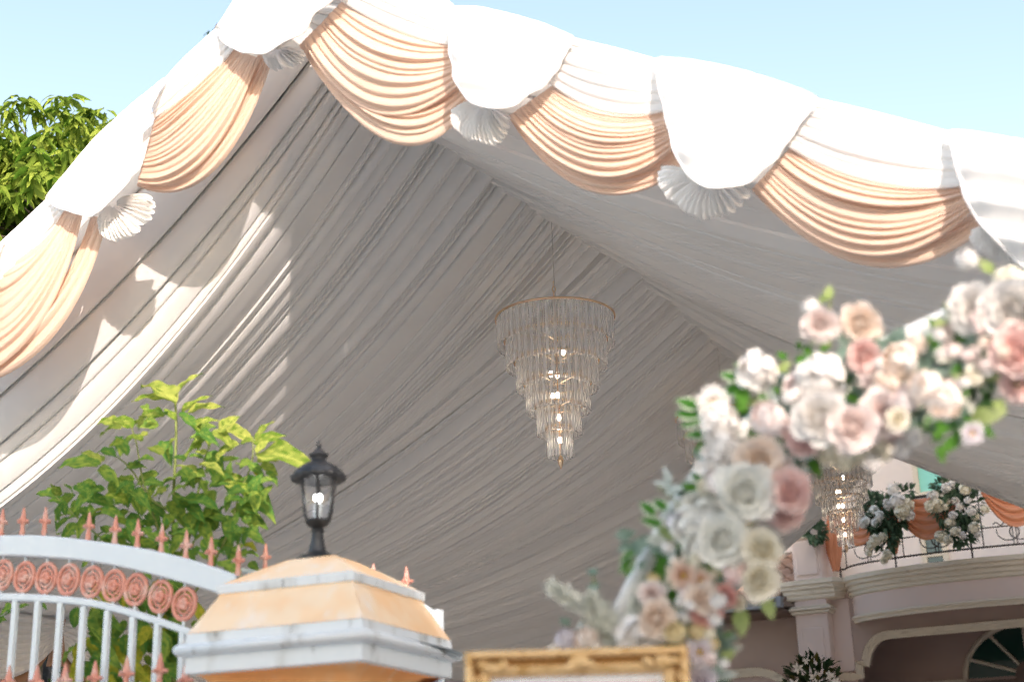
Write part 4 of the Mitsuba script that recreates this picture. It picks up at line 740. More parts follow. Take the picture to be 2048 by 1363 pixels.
# leaves of four kinds fill the garland
def two_tone(mid, edge, w=0.55): return lambda A, B, V: blend(mid, edge, np.clip((np.maximum(np.abs(A), np.abs(B * 2 - 1) ** 3) - w) * 5, 0, 1))
plain = lambda a, b: (lambda A, B, V: blend(a, b, B))
AL = {'v': [leaf_ply(600 + q, two_tone((0.07, 0.22, 0.035), (0.62, 0.68, 0.52)), wid=0.55, droop=0.2, n=(9, 11)) for q in range(3)], 'e': [leaf_ply(610 + q, plain((0.16, 0.25, 0.19), (0.30, 0.40, 0.33)), wid=0.8, droop=0.2, shape=0.8) for q in range(3)],
      'g': [leaf_ply(620 + q, plain((0.07, 0.21, 0.03), (0.13, 0.30, 0.05)), wid=0.5, droop=0.3) for q in range(3)], 'd': [leaf_ply(630 + q, plain((0.02, 0.06, 0.02), (0.05, 0.11, 0.035)), wid=0.45, droop=0.3) for q in range(3)],
      's': [leaf_ply(640 + q, plain((0.52, 0.60, 0.56), (0.66, 0.72, 0.70)), wid=0.42, droop=0.15) for q in range(3)], 'l': [leaf_ply(650 + q, plain((0.30, 0.40, 0.12), (0.46, 0.54, 0.24)), wid=0.6, droop=0.2) for q in range(3)], 'f': [leaf_ply(660 + q, plain((0.60, 0.60, 0.50), (0.76, 0.76, 0.68)), wid=0.5, droop=0.2) for q in range(3)]}
def aleaf(bx, by, tx, ty, kind, dy=0.05, parent=None, Y=None):
    YY = (AY if Y is None else Y) - dy
    a, b = at(bx, by, Y=YY), at(tx, ty, Y=YY - random.uniform(-0.02, 0.03)); d = b - a; L = np.linalg.norm(d); d /= L; v = EYE - a; v /= np.linalg.norm(v)
    up = v * random.uniform(0.6, 1) + np.array([0, 0, 1]) * random.uniform(0.1, 0.7); up = up - d * (up @ d); up /= np.linalg.norm(up)
    M = np.eye(4); M[:3, 0], M[:3, 1], M[:3, 2], M[:3, 3] = d * L * 1.1, np.cross(up, d) * L * 1.1, up * L, a
    put('leaf', {**random.choice(AL[kind]), 'to_world': TM(M)}, parent or gar)
for q in [(1400, 815, 1352, 798, 'v'), (1402, 828, 1350, 826, 'v'), (1405, 838, 1360, 850, 'v'), (1480, 760, 1440, 745, 'v'), (1490, 770, 1442, 785, 'v'), (1485, 735, 1468, 725, 'v'), (1420, 870, 1372, 868, 'v'), (1410, 885, 1392, 900, 'g'), (1490, 790, 1478, 820, 'g'), (1480, 770, 1490, 815, 'g'),
 (1312, 1030, 1280, 1002, 'v'), (1334, 1020, 1308, 996, 'v'), (1325, 1050, 1282, 1036, 'v'), (1340, 970, 1328, 932, 's'), (1345, 975, 1308, 962, 's'), (1330, 985, 1366, 972, 's'), (1368, 980, 1378, 952, 's'), (1265, 1070, 1232, 1068, 'e'), (1262, 1072, 1268, 1058, 'e'), (1265, 1090, 1236, 1098, 'e'), (1275, 1100, 1240, 1118, 'v'), (1280, 1095, 1300, 1068, 'e'), (1270, 1110, 1238, 1142, 'v'), (1285, 1120, 1282, 1138, 'e'), (1265, 1120, 1252, 1150, 'g'), (1310, 1090, 1318, 1118, 'g'), (1262, 1105, 1290, 1085, 'e'), (1300, 1095, 1312, 1075, 'v'),
 (1600, 700, 1596, 680, 'g'), (1570, 720, 1556, 700, 'g'), (1600, 710, 1606, 735, 'g'), (1625, 690, 1630, 670, 'l'), (1650, 700, 1655, 665, 'l'), (1620, 725, 1600, 745, 'l'), (1560, 745, 1580, 720, 'l'), (1590, 760, 1560, 775, 'l'), (1660, 690, 1640, 700, 'g'), (1612, 690, 1620, 716, 'g'), (1700, 660, 1680, 690, 'e'), (1690, 690, 1700, 725, 'e'), (1672, 720, 1690, 745, 'e'), (1900, 620, 1888, 605, 'l'), (1905, 630, 1900, 600, 'l'), (1895, 640, 1910, 612, 'l'), (1890, 640, 1870, 650, 'l'), (1655, 600, 1660, 570, 'l'), (1650, 605, 1640, 590, 'l'), (1985, 545, 1960, 520, 'l'),
 (1920, 875, 1880, 905, 'g'), (1880, 890, 1885, 922, 'g'), (1940, 840, 2000, 828, 'l'), (1960, 850, 1985, 870, 'g'), (1930, 830, 1940, 850, 'g'), (1900, 850, 1870, 870, 'g'), (1950, 820, 1995, 800, 'd'), (1990, 800, 2010, 825, 'l'), (1880, 870, 1860, 885, 'g'), (1930, 850, 1900, 885, 'g'), (1885, 880, 1868, 865, 'g'), (1950, 840, 1975, 855, 'g'), (1990, 720, 2000, 690, 'e'), (1990, 725, 1992, 765, 'e'), (1930, 690, 1955, 670, 'e'), (1960, 740, 1925, 730, 's'), (1955, 745, 1985, 750, 's'), (1840, 735, 1850, 690, 'e'), (1850, 720, 1838, 760, 'e'), (1920, 730, 1900, 750, 'g'), (1930, 735, 1945, 755, 'g'), (1750, 770, 1720, 750, 'd'), (1770, 780, 1730, 790, 'd'), (1740, 760, 1765, 745, 'd'), (1690, 790, 1720, 800, 'g'), (1850, 850, 1870, 870, 'd'), (1860, 840, 1840, 870, 'd'), (1900, 840, 1920, 870, 'd'), (1620, 935, 1590, 950, 's'), (1600, 920, 1640, 900, 's'), (1570, 900, 1590, 930, 'e'), (1580, 890, 1560, 905, 'e'),
 (1330, 1110, 1322, 1165, 'g'), (1340, 1120, 1345, 1175, 'g'), (1325, 1150, 1340, 1195, 'g'), (1345, 1170, 1360, 1215, 'g'), (1350, 1190, 1335, 1225, 'd'), (1365, 1210, 1340, 1245, 'g'), (1370, 1230, 1350, 1240, 'd'), (1380, 1235, 1395, 1255, 'd'), (1375, 1250, 1370, 1290, 'd'), (1380, 1310, 1420, 1330, 'g'), (1400, 1320, 1415, 1350, 'g'), (1480, 1215, 1485, 1270, 'l'), (1530, 1195, 1545, 1235, 'l'), (1165, 1290, 1155, 1275, 'g'), (1190, 1150, 1180, 1135, 'e'), (1195, 1180, 1180, 1165, 'e'), (1200, 1190, 1185, 1180, 's'), (1140, 1250, 1120, 1235, 'e'), (1170, 1240, 1150, 1260, 's')]:
    aleaf(*q, dy=0.07)
gc = spline([at(x, y, Y=AY) for x, y in [(1405, 1345), (1385, 1240), (1375, 1150), (1410, 1050), (1480, 950), (1570, 860), (1690, 795), (1820, 765), (1940, 720), (2080, 680)]], 300)
r = np.random.default_rng(77)
for q in range(1050):
    i = r.integers(300); c = gc[i]; x, y = inside_view(c); t = i / 300
    R = np.interp(t, [0, 0.3, 0.55, 1], [52, 64, 84, 96])
    ang, rr = r.uniform(0, 6.28), R * math.sqrt(r.random()); x0, y0 = x + rr * math.cos(ang), y + rr * math.sin(ang); a2 = ang + r.normal(0, 0.8); L = r.uniform(22, 44)
    kd = r.choice(list('gdesvlf'), p=[.17, .34, .2, .09, .08, .06, .06] if t > 0.42 else [.18, .16, .20, .18, .10, .06, .12])
    aleaf(x0, y0, x0 + L * math.cos(a2), y0 + L * math.sin(a2), kd, dy=float(r.uniform(-0.08, 0.05)) if kd in 'd' else float(r.uniform(-0.03, 0.08)))
for q in range(64):      # small filler blossoms between the big blooms
    i = r.integers(300); x, y = inside_view(gc[i]); R = np.interp(i / 300, [0, 0.3, 0.55, 1], [46, 58, 78, 88]); ang, rr = r.uniform(0, 6.28), R * math.sqrt(r.random())
    flower(x + rr * math.cos(ang), y + rr * math.sin(ang), float(r.uniform(20, 34)), 'h' if q % 3 else 'b', ['w', 'wp', 'c', 'w', 'pe'][q % 5], float(r.uniform(0.08, 0.17)))
for pts in [[(1648, 720), (1655, 660), (1660, 600), (1657, 575)], [(2000, 580), (1985, 545), (1965, 520), (1940, 515)], [(1640, 690), (1630, 650), (1622, 625)], [(1420, 830), (1390, 820), (1360, 815)], [(1470, 790), (1470, 760), (1460, 740)], [(1360, 1010), (1330, 985), (1315, 970)], [(1350, 1080), (1300, 1090), (1250, 1085)], [(1345, 1030), (1320, 1040), (1300, 1030)], [(1900, 830), (1945, 835), (1990, 830)], [(1240, 1290), (1200, 1200), (1185, 1150)]]:
    obj('stem', tube(spline([at(x, y, Y=AY - 0.06) for x, y in pts], 14), 0.0025, 6), 'm_stem', gar, smooth=60)
# feathery white plumes beside the frame
def plume(pts, wd, n, seed):
    r = np.random.default_rng(seed); p = spline([at(x, y, Y=AY - 0.08) for x, y in pts], 60); ms, Ms, cs = [], [], []
    pet = leaf_mesh(700, wid=0.55, droop=0.1, n=(3, 5)); 
    for q in range(n):
        t = r.random() ** 0.8; c = p[int(t * 59)]; d = r.normal(0, 1, 3); d /= np.linalg.norm(d); R = wd * (1 - t * 0.75) * 1.25e-3
        tan = p[min(59, int(t * 59) + 1)] - p[max(0, int(t * 59) - 1)]; tan /= np.linalg.norm(tan)
        ms.append(pet); Ms.append(leaf_frame(c + d * R * r.uniform(0.2, 0.8), d + tan * 0.8, r.uniform(0.016, 0.03), r)); cs.append(np.array((0.74, 0.74, 0.66)) * r.uniform(0.85, 1.05))
    m, col = foliage(ms, Ms, cs); return m, col
for pts, wd, n, sd in [([(1245, 1300), (1205, 1250), (1150, 1205), (1098, 1172)], 34, 420, 1), ([(1250, 1300), (1225, 1250), (1200, 1215), (1182, 1190)], 26, 300, 2), ([(1262, 1300), (1262, 1250), (1275, 1210), (1292, 1180)], 26, 300, 3), ([(1230, 1300), (1215, 1280), (1195, 1240)], 30, 260, 4), ([(1300, 1300), (1290, 1250), (1272, 1225)], 24, 220, 5)]:
    m, col = plume(pts, wd, n, sd); obj('plume', m, 'm_petal', gar, smooth=True, color=col)

# ------------------------------------------------------------------ gold picture frame on an easel
pf = thing('picture_frame', 'ornate gold picture frame on an easel at the foot of the flower arch', 'picture frame')
FD = 3.42
c0 = at(1152, 1297, D=FD); ux = RIGHT - np.array([0, 0, 1]) * RIGHT[2]; ux /= np.linalg.norm(ux); uy = np.array([0, 0, 1.0]) - FWD * 0.0; un = np.cross(ux, uy)
tl = 0.06; uy = uy * math.cos(tl) - un * math.sin(tl) * -1 * -1; un = np.cross(ux, uy)      # leaning back a little
pw_, ph_ = 445 * FD / FPX / 2, 0.78
FM = np.eye(4); FM[:3, 0], FM[:3, 1], FM[:3, 2], FM[:3, 3] = ux, uy, un, c0          # local: x right, y up, z towards the camera
prof = [(0, -0.03), (0, 0.012), (0.006, 0.02), (0.014, 0.021), (0.019, 0.014), (0.022, 0.0), (0.033, -0.004), (0.036, 0.004), (0.046, 0.003), (0.056, -0.006), (0.058, -0.012), (0.058, -0.03)]
def rail(a, b, inn, cut):
    """a mitred moulding from a to b; inn points into the picture"""
    a, b, inn = np.array(a, float), np.array(b, float), np.array(inn, float); d = (b - a) / np.linalg.norm(b - a)
    P = [[a + d * q[0] + inn * q[0] + np.array([0, 0, q[1]]), b - d * q[0] + inn * q[0] + np.array([0, 0, q[1]])] for q in prof]
    m = surf(np.array(P)); m.apply_transform(FM); return m
TLc, TRc, BLc, BRc = (-pw_, 0, 0), (pw_, 0, 0), (-pw_, -ph_, 0), (pw_, -ph_, 0)
for a, b, inn in [(TLc, TRc, (0, -1, 0)), (BRc, BLc, (0, 1, 0)), (BLc, TLc, (1, 0, 0)), (TRc, BRc, (-1, 0, 0))]:
    obj('rail', rail(a, b, inn, 0), 'm_gilt', pf)
    groove = np.array([[np.array(a) + (np.array(b) - np.array(a)) * t + np.array(inn) * o + (np.array(b) - np.array(a)) / np.linalg.norm(np.array(b) - np.array(a)) * (o if t == 0 else -o) + np.array([0, 0, z]) for t in (0, 1)] for o, z in ((0.0205, 0.0085), (0.0232, 0.0018), (0.0325, -0.0018))]); gm = surf(groove); gm.apply_transform(FM); obj('groove', gm, 'm_gilt_dark', pf)
def orn(x, y, w, seed):
    r = np.random.default_rng(seed); ms = []
    for q in range(9):
        a = r.uniform(-1, 1); m = trimesh.creation.icosphere(2, 1.0); m.apply_scale([w * r.uniform(0.16, 0.3), r.uniform(0.006, 0.012), 0.006]); m.apply_transform(trimesh.transformations.rotation_matrix(r.uniform(-0.7, 0.7), [0, 0, 1])); m.apply_translation([x + a * w * 0.8, y - 0.02 + r.uniform(-0.012, 0.01) * (1.2 - abs(a)), 0.013]); ms.append(m)
    m = cat(ms); m.apply_transform(FM); obj('ornament', m, 'm_gilt', pf, smooth=True)
orn(-0.01, -0.012, 0.062, 1); orn(-pw_ + 0.06, -0.014, 0.045, 2); orn(pw_ - 0.06, -0.014, 0.045, 3); orn(0.0, -ph_ + 0.05, 0.06, 4)
for sx in (-1, 1):
    for yy in (-0.05, -0.28, -0.55): orn(sx * (pw_ - 0.016), yy, 0.014, 80 + int(yy * 100) + sx)
def fl(x0, x1, y0, y1, z0, z1): m = box(x0, x1, y0, y1, z0, z1); m.apply_transform(FM); return m
obj('mat_board', fl(-pw_ + 0.05, pw_ - 0.05, -ph_ + 0.05, -0.05, -0.03, -0.02), 'm_mat_board', pf)
mat('m_print', mikit.proc(lambda p, n, uv: mx((0.66, 0.48, 0.42), (0.74, 0.66, 0.60), fb(p.x * 6, p.y * 6, p.z * 6, 3))), 0.6)
obj('print', fl(-pw_ + 0.072, pw_ - 0.072, -ph_ + 0.075, -0.073, -0.02, -0.016), 'm_print', pf)
es = thing('easel', 'pale wooden easel carrying the gold picture frame', 'easel')
for x in (-0.2, 0.2): obj('leg', moved(tube([[x * 0.25, 0.02, -0.06], [x * 1.4, -c0[2] + 0.02, -0.06]], 0.013, 8), FM), 'm_easel', es, smooth=50)
obj('rear_leg', moved(tube([[0, 0.0, -0.07], [0, -c0[2] + 0.03, -0.65]], 0.013, 8), FM), 'm_easel', es, smooth=50)
obj('ledge', fl(-0.24, 0.24, -ph_ - 0.03, -ph_ - 0.002, -0.06, 0.03), 'm_easel', es)

# ------------------------------------------------------------------ the house behind the tent
hs = thing('house', 'pink two-storey house with a bowed balcony and tiled porch roof behind the tent', 'house')
YF, YP, YBW, ZC = 17.72, 19.5, 20.2, 4.52
def hobj(n, m, mk, par=None, **kw): return obj(n, m, mk, par or hs, **kw)
def facade(poly, y0, y1, name, mk):
    m = trimesh.creation.extrude_polygon(poly, y1 - y0, engine='earcut'); m.apply_transform(np.array([[1, 0, 0, 0], [0, 0, 1, y0], [0, 1, 0, 0], [0, 0, 0, 1.0]])); m.fix_normals(); hobj(name, m, mk)
XZ = lambda x, y, Y=YF: tuple(at(x, y, Y=Y)[[0, 2]])
zt_ = 3.83; XC = -3.45
la = [(-4.90, 3.36), (-4.80, 3.36), (-4.80, 3.50), (-4.71, 3.50)] + [(-4.71 + 0.30 * (1 - math.cos(t)), 3.50 + (zt_ - 3.52) * math.sin(t)) for t in np.linspace(0.15, PI / 2, 10)]
arch_l = [(x, z) for x, z in la]; arch_r = [(2 * XC - x, z) for x, z in la[::-1]]
opening = [(-4.84, 0.0)] + [(-4.84, 3.36)] + arch_l[2:] + arch_r[:-2] + [(2 * XC + 4.84, 3.36), (2 * XC + 4.84, 0.0)]
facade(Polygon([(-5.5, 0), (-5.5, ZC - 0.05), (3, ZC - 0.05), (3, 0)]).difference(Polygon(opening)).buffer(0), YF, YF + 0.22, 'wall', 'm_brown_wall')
mp = np.array([[x, YF, z] for x, z in [(-5.06, 3.37)] + arch_l + arch_r + [(2 * XC + 5.06, 3.37)]])
def strip_moulding(path, w, name, mk='m_moulding', steps=3):
    """a stepped band proud of a wall in the x-z plane, following path"""
    t = np.gradient(path, axis=0); t[:, 1] = 0; t /= np.linalg.norm(t, axis=1, keepdims=True); nrm = np.stack([-t[:, 2], 0 * t[:, 0], t[:, 0]], -1)
    pr = [(-w / 2, 0.02), (-w / 2, -0.03)]
    for q in range(steps): pr += [(-w / 2 + w * (q + 0.85) / steps, -0.035 - 0.022 * q), (-w / 2 + w * (q + 1) / steps, -0.05 - 0.022 * q)]
    pr += [(w / 2, 0.02)]
    P = path[:, None] + nrm[:, None] * np.array(pr)[None, :, :1] + np.array([0, 1, 0]) * np.array(pr)[None, :, 1:2]
    hobj(name, surf(P), mk)
strip_moulding(mp, 0.085, 'arch_moulding')
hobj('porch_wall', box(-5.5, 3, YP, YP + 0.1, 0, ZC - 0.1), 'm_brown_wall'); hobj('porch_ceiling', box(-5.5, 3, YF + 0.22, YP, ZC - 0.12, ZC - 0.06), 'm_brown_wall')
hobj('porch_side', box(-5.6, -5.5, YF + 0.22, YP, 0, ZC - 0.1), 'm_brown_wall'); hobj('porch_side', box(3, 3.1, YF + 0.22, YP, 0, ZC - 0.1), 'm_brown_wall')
# column with panels
cx0, cx1, cyf = -5.48, -5.08, 17.52
hobj('column', box(cx0, cx1, cyf, YF + 0.2, 0, ZC - 0.06, 0.012), 'm_pink_wall')
hobj('column', box(cx0 + 0.02, cx1 - 0.02, cyf + 0.02, YF + 0.3, ZC + 0.002, ZC + 1.0, 0.012), 'm_pink_wall')
for z0, z1 in ((2.55, 3.32), (3.35, 3.97), (ZC + 0.06, ZC + 0.5)):
    hobj('column_panel', box(cx0 + 0.055, cx1 - 0.055, cyf - 0.008, cyf + 0.06, z0, z1, 0.02), 'm_pink_wall')
for q, (o, z0, z1) in enumerate([(0.04, ZC - 0.40, ZC - 0.36), (0.065, ZC - 0.36, ZC - 0.325), (0.045, ZC - 0.325, ZC - 0.30)]):
    hobj('capital', box(cx0 - o, cx1 + o, cyf - o, YF + 0.1, z0, z1 - 0.002, 0.008), 'm_moulding')
hobj('column_cap', box(cx0 - 0.02, cx1 + 0.02, cyf - 0.02, YF + 0.32, ZC + 0.52, ZC + 0.56, 0.01), 'm_moulding')
# cornice and bowed balcony
def bow(x, d): return YF + 0.03 - d * math.sqrt(max(0, 1 - ((x - XC) / 1.42) ** 2)) if abs(x - XC) < 1.42 else YF + 0.03
cpath = [(-5.6, 18.3), (-5.60, 17.47), (-4.96, 17.47), (-4.90, 17.60)] + [(x, bow(x, 0.52)) for x in XC + 1.42 * np.sin(np.linspace(-PI / 2 * 0.985, PI / 2 * 0.985, 40))] + [(-1.95, 17.6), (3.0, 17.62)]
cpath = np.array([[x, y, ZC] for x, y in cpath])
def outward(p):
    t = np.gradient(p, axis=0); t /= np.linalg.norm(t, axis=1, keepdims=True); return np.stack([t[:, 1], -t[:, 0], 0 * t[:, 0]], -1)
cpr = [(-0.4, 0.0), (0.06, 0.0), (0.06, -0.055), (0.035, -0.065), (0.03, -0.105), (0.0, -0.12), (-0.005, -0.165), (-0.025, -0.175), (-0.03, -0.215), (-0.05, -0.23), (-0.4, -0.23)]
hobj('cornice', sweep(cpr, cpath, outward(cpath)), 'm_moulding')
fp = cpath[4:44].copy(); fo = outward(fp)
hobj('balcony_fascia', sweep([(-0.10, -0.228), (-0.055, -0.228), (-0.055, -0.47), (-0.10, -0.47)], fp, fo), 'm_pink_wall')
hobj('balcony_moulding', sweep([(-0.10, -0.462), (-0.03, -0.462), (-0.02, -0.48), (-0.03, -0.50), (-0.045, -0.51), (-0.05, -0.54), (-0.10, -0.54)], fp, fo), 'm_moulding')
hobj('pilaster', box(-5.08, -4.86, YF - 0.02, YF + 0.1, 3.43, ZC - 0.232), 'm_pink_wall')
slab = Polygon([(x, y + 0.12) for x, y, _ in fp] + [(fp[-1][0], YBW), (fp[0][0], YBW)])
m = trimesh.creation.extrude_polygon(slab.buffer(0), 0.2, engine='earcut'); m.apply_translation([0, 0, ZC - 0.47]); hobj('balcony_slab', m, 'm_brown_wall')
hobj('balcony_floor', box(-5.5, 3, YF + 0.23, YBW, ZC - 0.05, ZC - 0.01), 'm_moulding')
hobj('upper_wall', box(-13, 3.4, YBW, YBW + 0.25, 3.0, 8.4), 'm_cream_wall')
hobj('eaves', box(-13.5, 3.9, YBW - 0.9, YBW + 5, 8.4, 8.55), 'm_moulding')
# balcony window and door
def win(x0, y0, x1, y1, bars, name, glass, Y=YBW):
    a, b = at(x0, y0, Y=Y), at(x1, y1, Y=Y); X0_, X1_, Z1_, Z0_ = a[0], b[0], a[2], b[2]
    w = put(name, mikit.ply(cat([box(X0_ - 0.07, X0_, Y - 0.05, Y + 0.02, Z0_ - 0.06, Z1_ + 0.07), box(X1_, X1_ + 0.07, Y - 0.05, Y + 0.02, Z0_ - 0.06, Z1_ + 0.07), box(X0_, X1_, Y - 0.05, Y + 0.02, Z1_, Z1_ + 0.07), box(X0_, X1_, Y - 0.05, Y + 0.02, Z0_ - 0.06, Z0_)]), 'm_moulding'), hs)
    zs = [Z0_] + [Z0_ + (Z1_ - Z0_) * t for t in bars] + [Z1_]
    for q in range(len(zs) - 1):
        obj('pane', box(X0_, X1_, Y - 0.012, Y - 0.004, zs[q] + (0.025 if q else 0), zs[q + 1]), glass, w)
        if q: obj('transom', box(X0_, X1_, Y - 0.045, Y + 0.01, zs[q] - 0.025, zs[q] + 0.025), 'm_moulding', w)
    obj('sill', box(X0_ - 0.1, X1_ + 0.1, Y - 0.1, Y, Z0_ - 0.11, Z0_ - 0.062), 'm_gutter', w)
win(1829, 880, 1886, 979, [0.62], 'window', 'm_teal')
win(1848, 1052, 1896, 1180, [0.55], 'balcony_door', 'm_dark_glass')
# fanlight in the porch
hub = np.array([-3.16, YP - 0.02, 3.40]); RF = 0.78
fw_ = put('fanlight', mikit.ply(tube([hub + [RF * math.cos(t), -0.02, RF * 0.82 * math.sin(t)] for t in np.linspace(0, PI, 40)], 0.035, 8), 'm_moulding', smooth=60), hs)
fan_poly = Polygon([(hub[0] + RF * math.cos(t), hub[2] + RF * 0.82 * math.sin(t)) for t in np.linspace(0, PI, 40)]); m = trimesh.creation.extrude_polygon(fan_poly, 0.008, engine='earcut'); m.apply_transform(np.array([[1, 0, 0, 0], [0, 0, 1, YP - 0.02], [0, 1, 0, 0], [0, 0, 0, 1.0]])); obj('pane', m, 'm_dark_glass', fw_)
for t in np.radians([22, 56, 90, 124, 158]): obj('spoke', tube([hub + [0.16 * math.cos(t), -0.03, 0.13 * math.sin(t)], hub + [RF * math.cos(t), -0.03, RF * 0.82 * math.sin(t)]], 0.024, 6), 'm_moulding', fw_, smooth=60)
obj('hub', moved(lathe([(0, -0.03), (0.16, -0.03), (0.17, 0), (0.16, 0.02), (0, 0.03)], 24), np.array([[1, 0, 0, hub[0]], [0, 0, 1, hub[1] - 0.03], [0, 1, 0, hub[2]], [0, 0, 0, 1.0]])), 'm_wood', fw_, smooth=40)
for sx in (-1, 1):
    xa = hub[0] + sx * (RF + 0.26)
    dw = put('side_light', mikit.ply(cat([box(xa - 0.26, xa - 0.2, YP - 0.06, YP, 0, 3.40), box(xa + 0.2, xa + 0.26, YP - 0.06, YP, 0, 3.40), box(xa - 0.2, xa + 0.2, YP - 0.06, YP, 3.33, 3.40)]), 'm_moulding'), hs)
    obj('curtain', surf(np.array([[[xa - 0.2 + 0.4 * t, YP - 0.02 - 0.012 * math.sin(t * 40), z] for z in (0, 3.33)] for t in np.linspace(0, 1, 40)])), 'm_wood', dw, smooth=60)
hobj('door', box(hub[0] - RF + 0.05, hub[0] + RF - 0.05, YP - 0.05, YP, 0, 3.36), 'm_wood')
# railing
rl = put('balcony_railing', mikit.ply(tube([[x, bow(x, 0.45) + 0.06, ZC + 0.82] for x in np.linspace(-4.98, -1.95, 50)], 0.017, 8), 'm_dark_iron', smooth=60), hs)
bowp = lambda x, z: np.array([x, bow(x, 0.45) + 0.06, z])
obj('lower_rail', tube([bowp(x, ZC + 0.14) for x in np.linspace(-4.95, -1.95, 50)], 0.012, 8), 'm_dark_iron', rl, smooth=60)
obj('middle_rail', tube([bowp(x, ZC + 0.36) for x in np.linspace(-4.95, -1.95, 50)], 0.008, 8), 'm_dark_iron', rl, smooth=60)
for x in (-4.95, -4.84, -4.17, -4.06, -3.27, -3.13, -2.4, -2.28): obj('baluster', tube([bowp(x, ZC + (0.0 if x in (-4.95, -4.17, -3.27, -2.4) else 0.14)), bowp(x, ZC + 0.82)], 0.012 if x in (-4.95, -4.17, -3.27, -2.4) else 0.008, 8), 'm_dark_iron', rl, smooth=60)
for x0 in (-4.5, -3.66, -2.78):
    for s in (-1, 1):
        a = np.linspace(-0.3, 1.45 * PI, 26); p = np.array([bowp(x0 + s * (0.05 + 0.14 * math.cos(t) * (1 - 0.09 * t)), ZC + 0.30 + 0.12 * math.sin(-t) * (1 - 0.09 * t)) for t in a]); obj('scroll', tube(p, np.linspace(0.006, 0.009, 26), 6), 'm_dark_iron', rl, smooth=60)
        p = np.array([bowp(x0 + s * (0.02 + 0.20 * t), ZC + 0.38 + 0.12 * (1 - t) ** 2 + 0.03 * math.sin(t * 9)) for t in np.linspace(0, 1, 16)]); obj('scroll', tube(p, 0.007, 6), 'm_dark_iron', rl, smooth=60)
    for dx in (-0.018, 0.018): obj('baluster', tube([bowp(x0 + dx, ZC + 0.14), bowp(x0 + dx, ZC + 0.36)], 0.006, 6), 'm_dark_iron', rl)
# tiled porch roof on the left
wing = hs
hobj('wing_wall', box(-13, -5.52, 17.95, 18.15, 0, 4.30), 'm_brown_wall')
wa = [(-9.6, 2.2)] + [(-9.6 + 0.55 * (1 - math.cos(t)), 3.0 + 0.53 * math.sin(t)) for t in np.linspace(0, PI / 2, 8)] + [(-6.2 + 0.55 * math.sin(t), 3.0 + 0.53 * math.cos(t)) for t in np.linspace(0, PI / 2, 8)] + [(-5.65, 2.2)]
strip_moulding(np.array([[x, 17.95, z] for x, z in wa]), 0.10, 'wing_moulding')
hobj('gutter', sweep([(0, 0.0), (0.13, 0.0), (0.13, 0.015), (0.10, 0.13), (-0.02, 0.13)], np.array([[-13, 17.35, 4.2], [-5.56, 17.35, 4.2]]), (0, -1, 0)), 'm_gutter')
hobj('soffit', box(-13, -5.56, 17.35, 17.95, 4.16, 4.19), 'm_wood')
tr = put('porch_roof', mikit.ply(trimesh.convex.convex_hull(np.array([[x, y, z] for x in (-13, -5.56) for y, z in ((17.3, 4.24), (17.3, 4.28), (20.2, 5.36), (20.2, 5.40))])), 'm_wood'), hs)
u = np.linspace(0, 1, 13); prof_t = np.stack([u * 0.2, 0.032 * np.sin(u * 2 * PI)], -1)
tv = []
for q in range(3):
    up = np.array([[[x, y, z + 0.0 + 0.028 * (1 - y / 0.40)] for y in (0.0, 0.2, 0.40)] for x, z in prof_t]); dn = up - [0, 0, 0.016]
    edge = np.stack([up[:, 0], dn[:, 0]], 1); tv.append(mikit.ply(cat([surf(up), surf(dn), surf(edge)]), 'm_tile', smooth=40))
for row in range(8):
    for c in range(8):
        x = -5.62 - 0.2 * (c + 1) - 0.0; y = 17.18 + row * 0.345; z = 4.30 + (y - 17.3) * 0.3724
        put('roof_tile', {**tv[(row + c) % 3], 'to_world': T().translate([x, y, z + 0.02 + random.uniform(-0.004, 0.004)]).rotate([1, 0, 0], 20.4)}, tr)
big = []
for row in range(8):
    for c in range(8, 36):
        m = cat([surf(up), surf(dn), surf(edge)]); y = 17.18 + row * 0.345; m.apply_transform(trimesh.transformations.rotation_matrix(math.radians(20.4), [1, 0, 0])); m.apply_translation([-5.62 - 0.2 * (c + 1), y, 4.30 + (y - 17.3) * 0.3724 + 0.02]); big.append(m)
obj('far_tiles', cat(big), 'm_tile', tr, smooth=40, kind='stuff')
# copper swags and tails on the railing
def rswag(xa, xb, drop, seed):
    u, v = np.linspace(0, 1, 44), np.linspace(0, 1, 60); P = np.zeros((44, 60, 3))
    for j, vv in enumerate(v):
        d = 0.06 + drop * vv
        for i, uu in enumerate(u):
            x = xa + (xb - xa) * uu; b = bowp(x, ZC + 0.82); P[i, j] = b + [0, -0.03 - (0.03 * abs(math.sin(vv * 15 + 0.6 * math.sin(uu * 5 + seed))) + 0.04) * math.sin(PI * uu) ** 0.5, 0.02 - 0.08 * vv - d * (4 * uu * (1 - uu)) ** 0.9]
    return surf(P)
for q, (xa, xb, dr_, lab) in enumerate([(-4.93, -4.22, 0.36, 'copper satin swag on the balcony rail, leftmost, behind the back chandelier'), (-4.12, -3.32, 0.42, 'copper satin swag on the balcony rail between the two flower bunches'), (-3.08, -2.36, 0.38, 'copper satin swag on the balcony rail at the right edge of the photo')]):
    solo('balcony_swag', rswag(xa, xb, dr_, q), 'm_copper_cloth', lab, 'curtain swag', 'copper swags on the balcony rail', smooth=60)
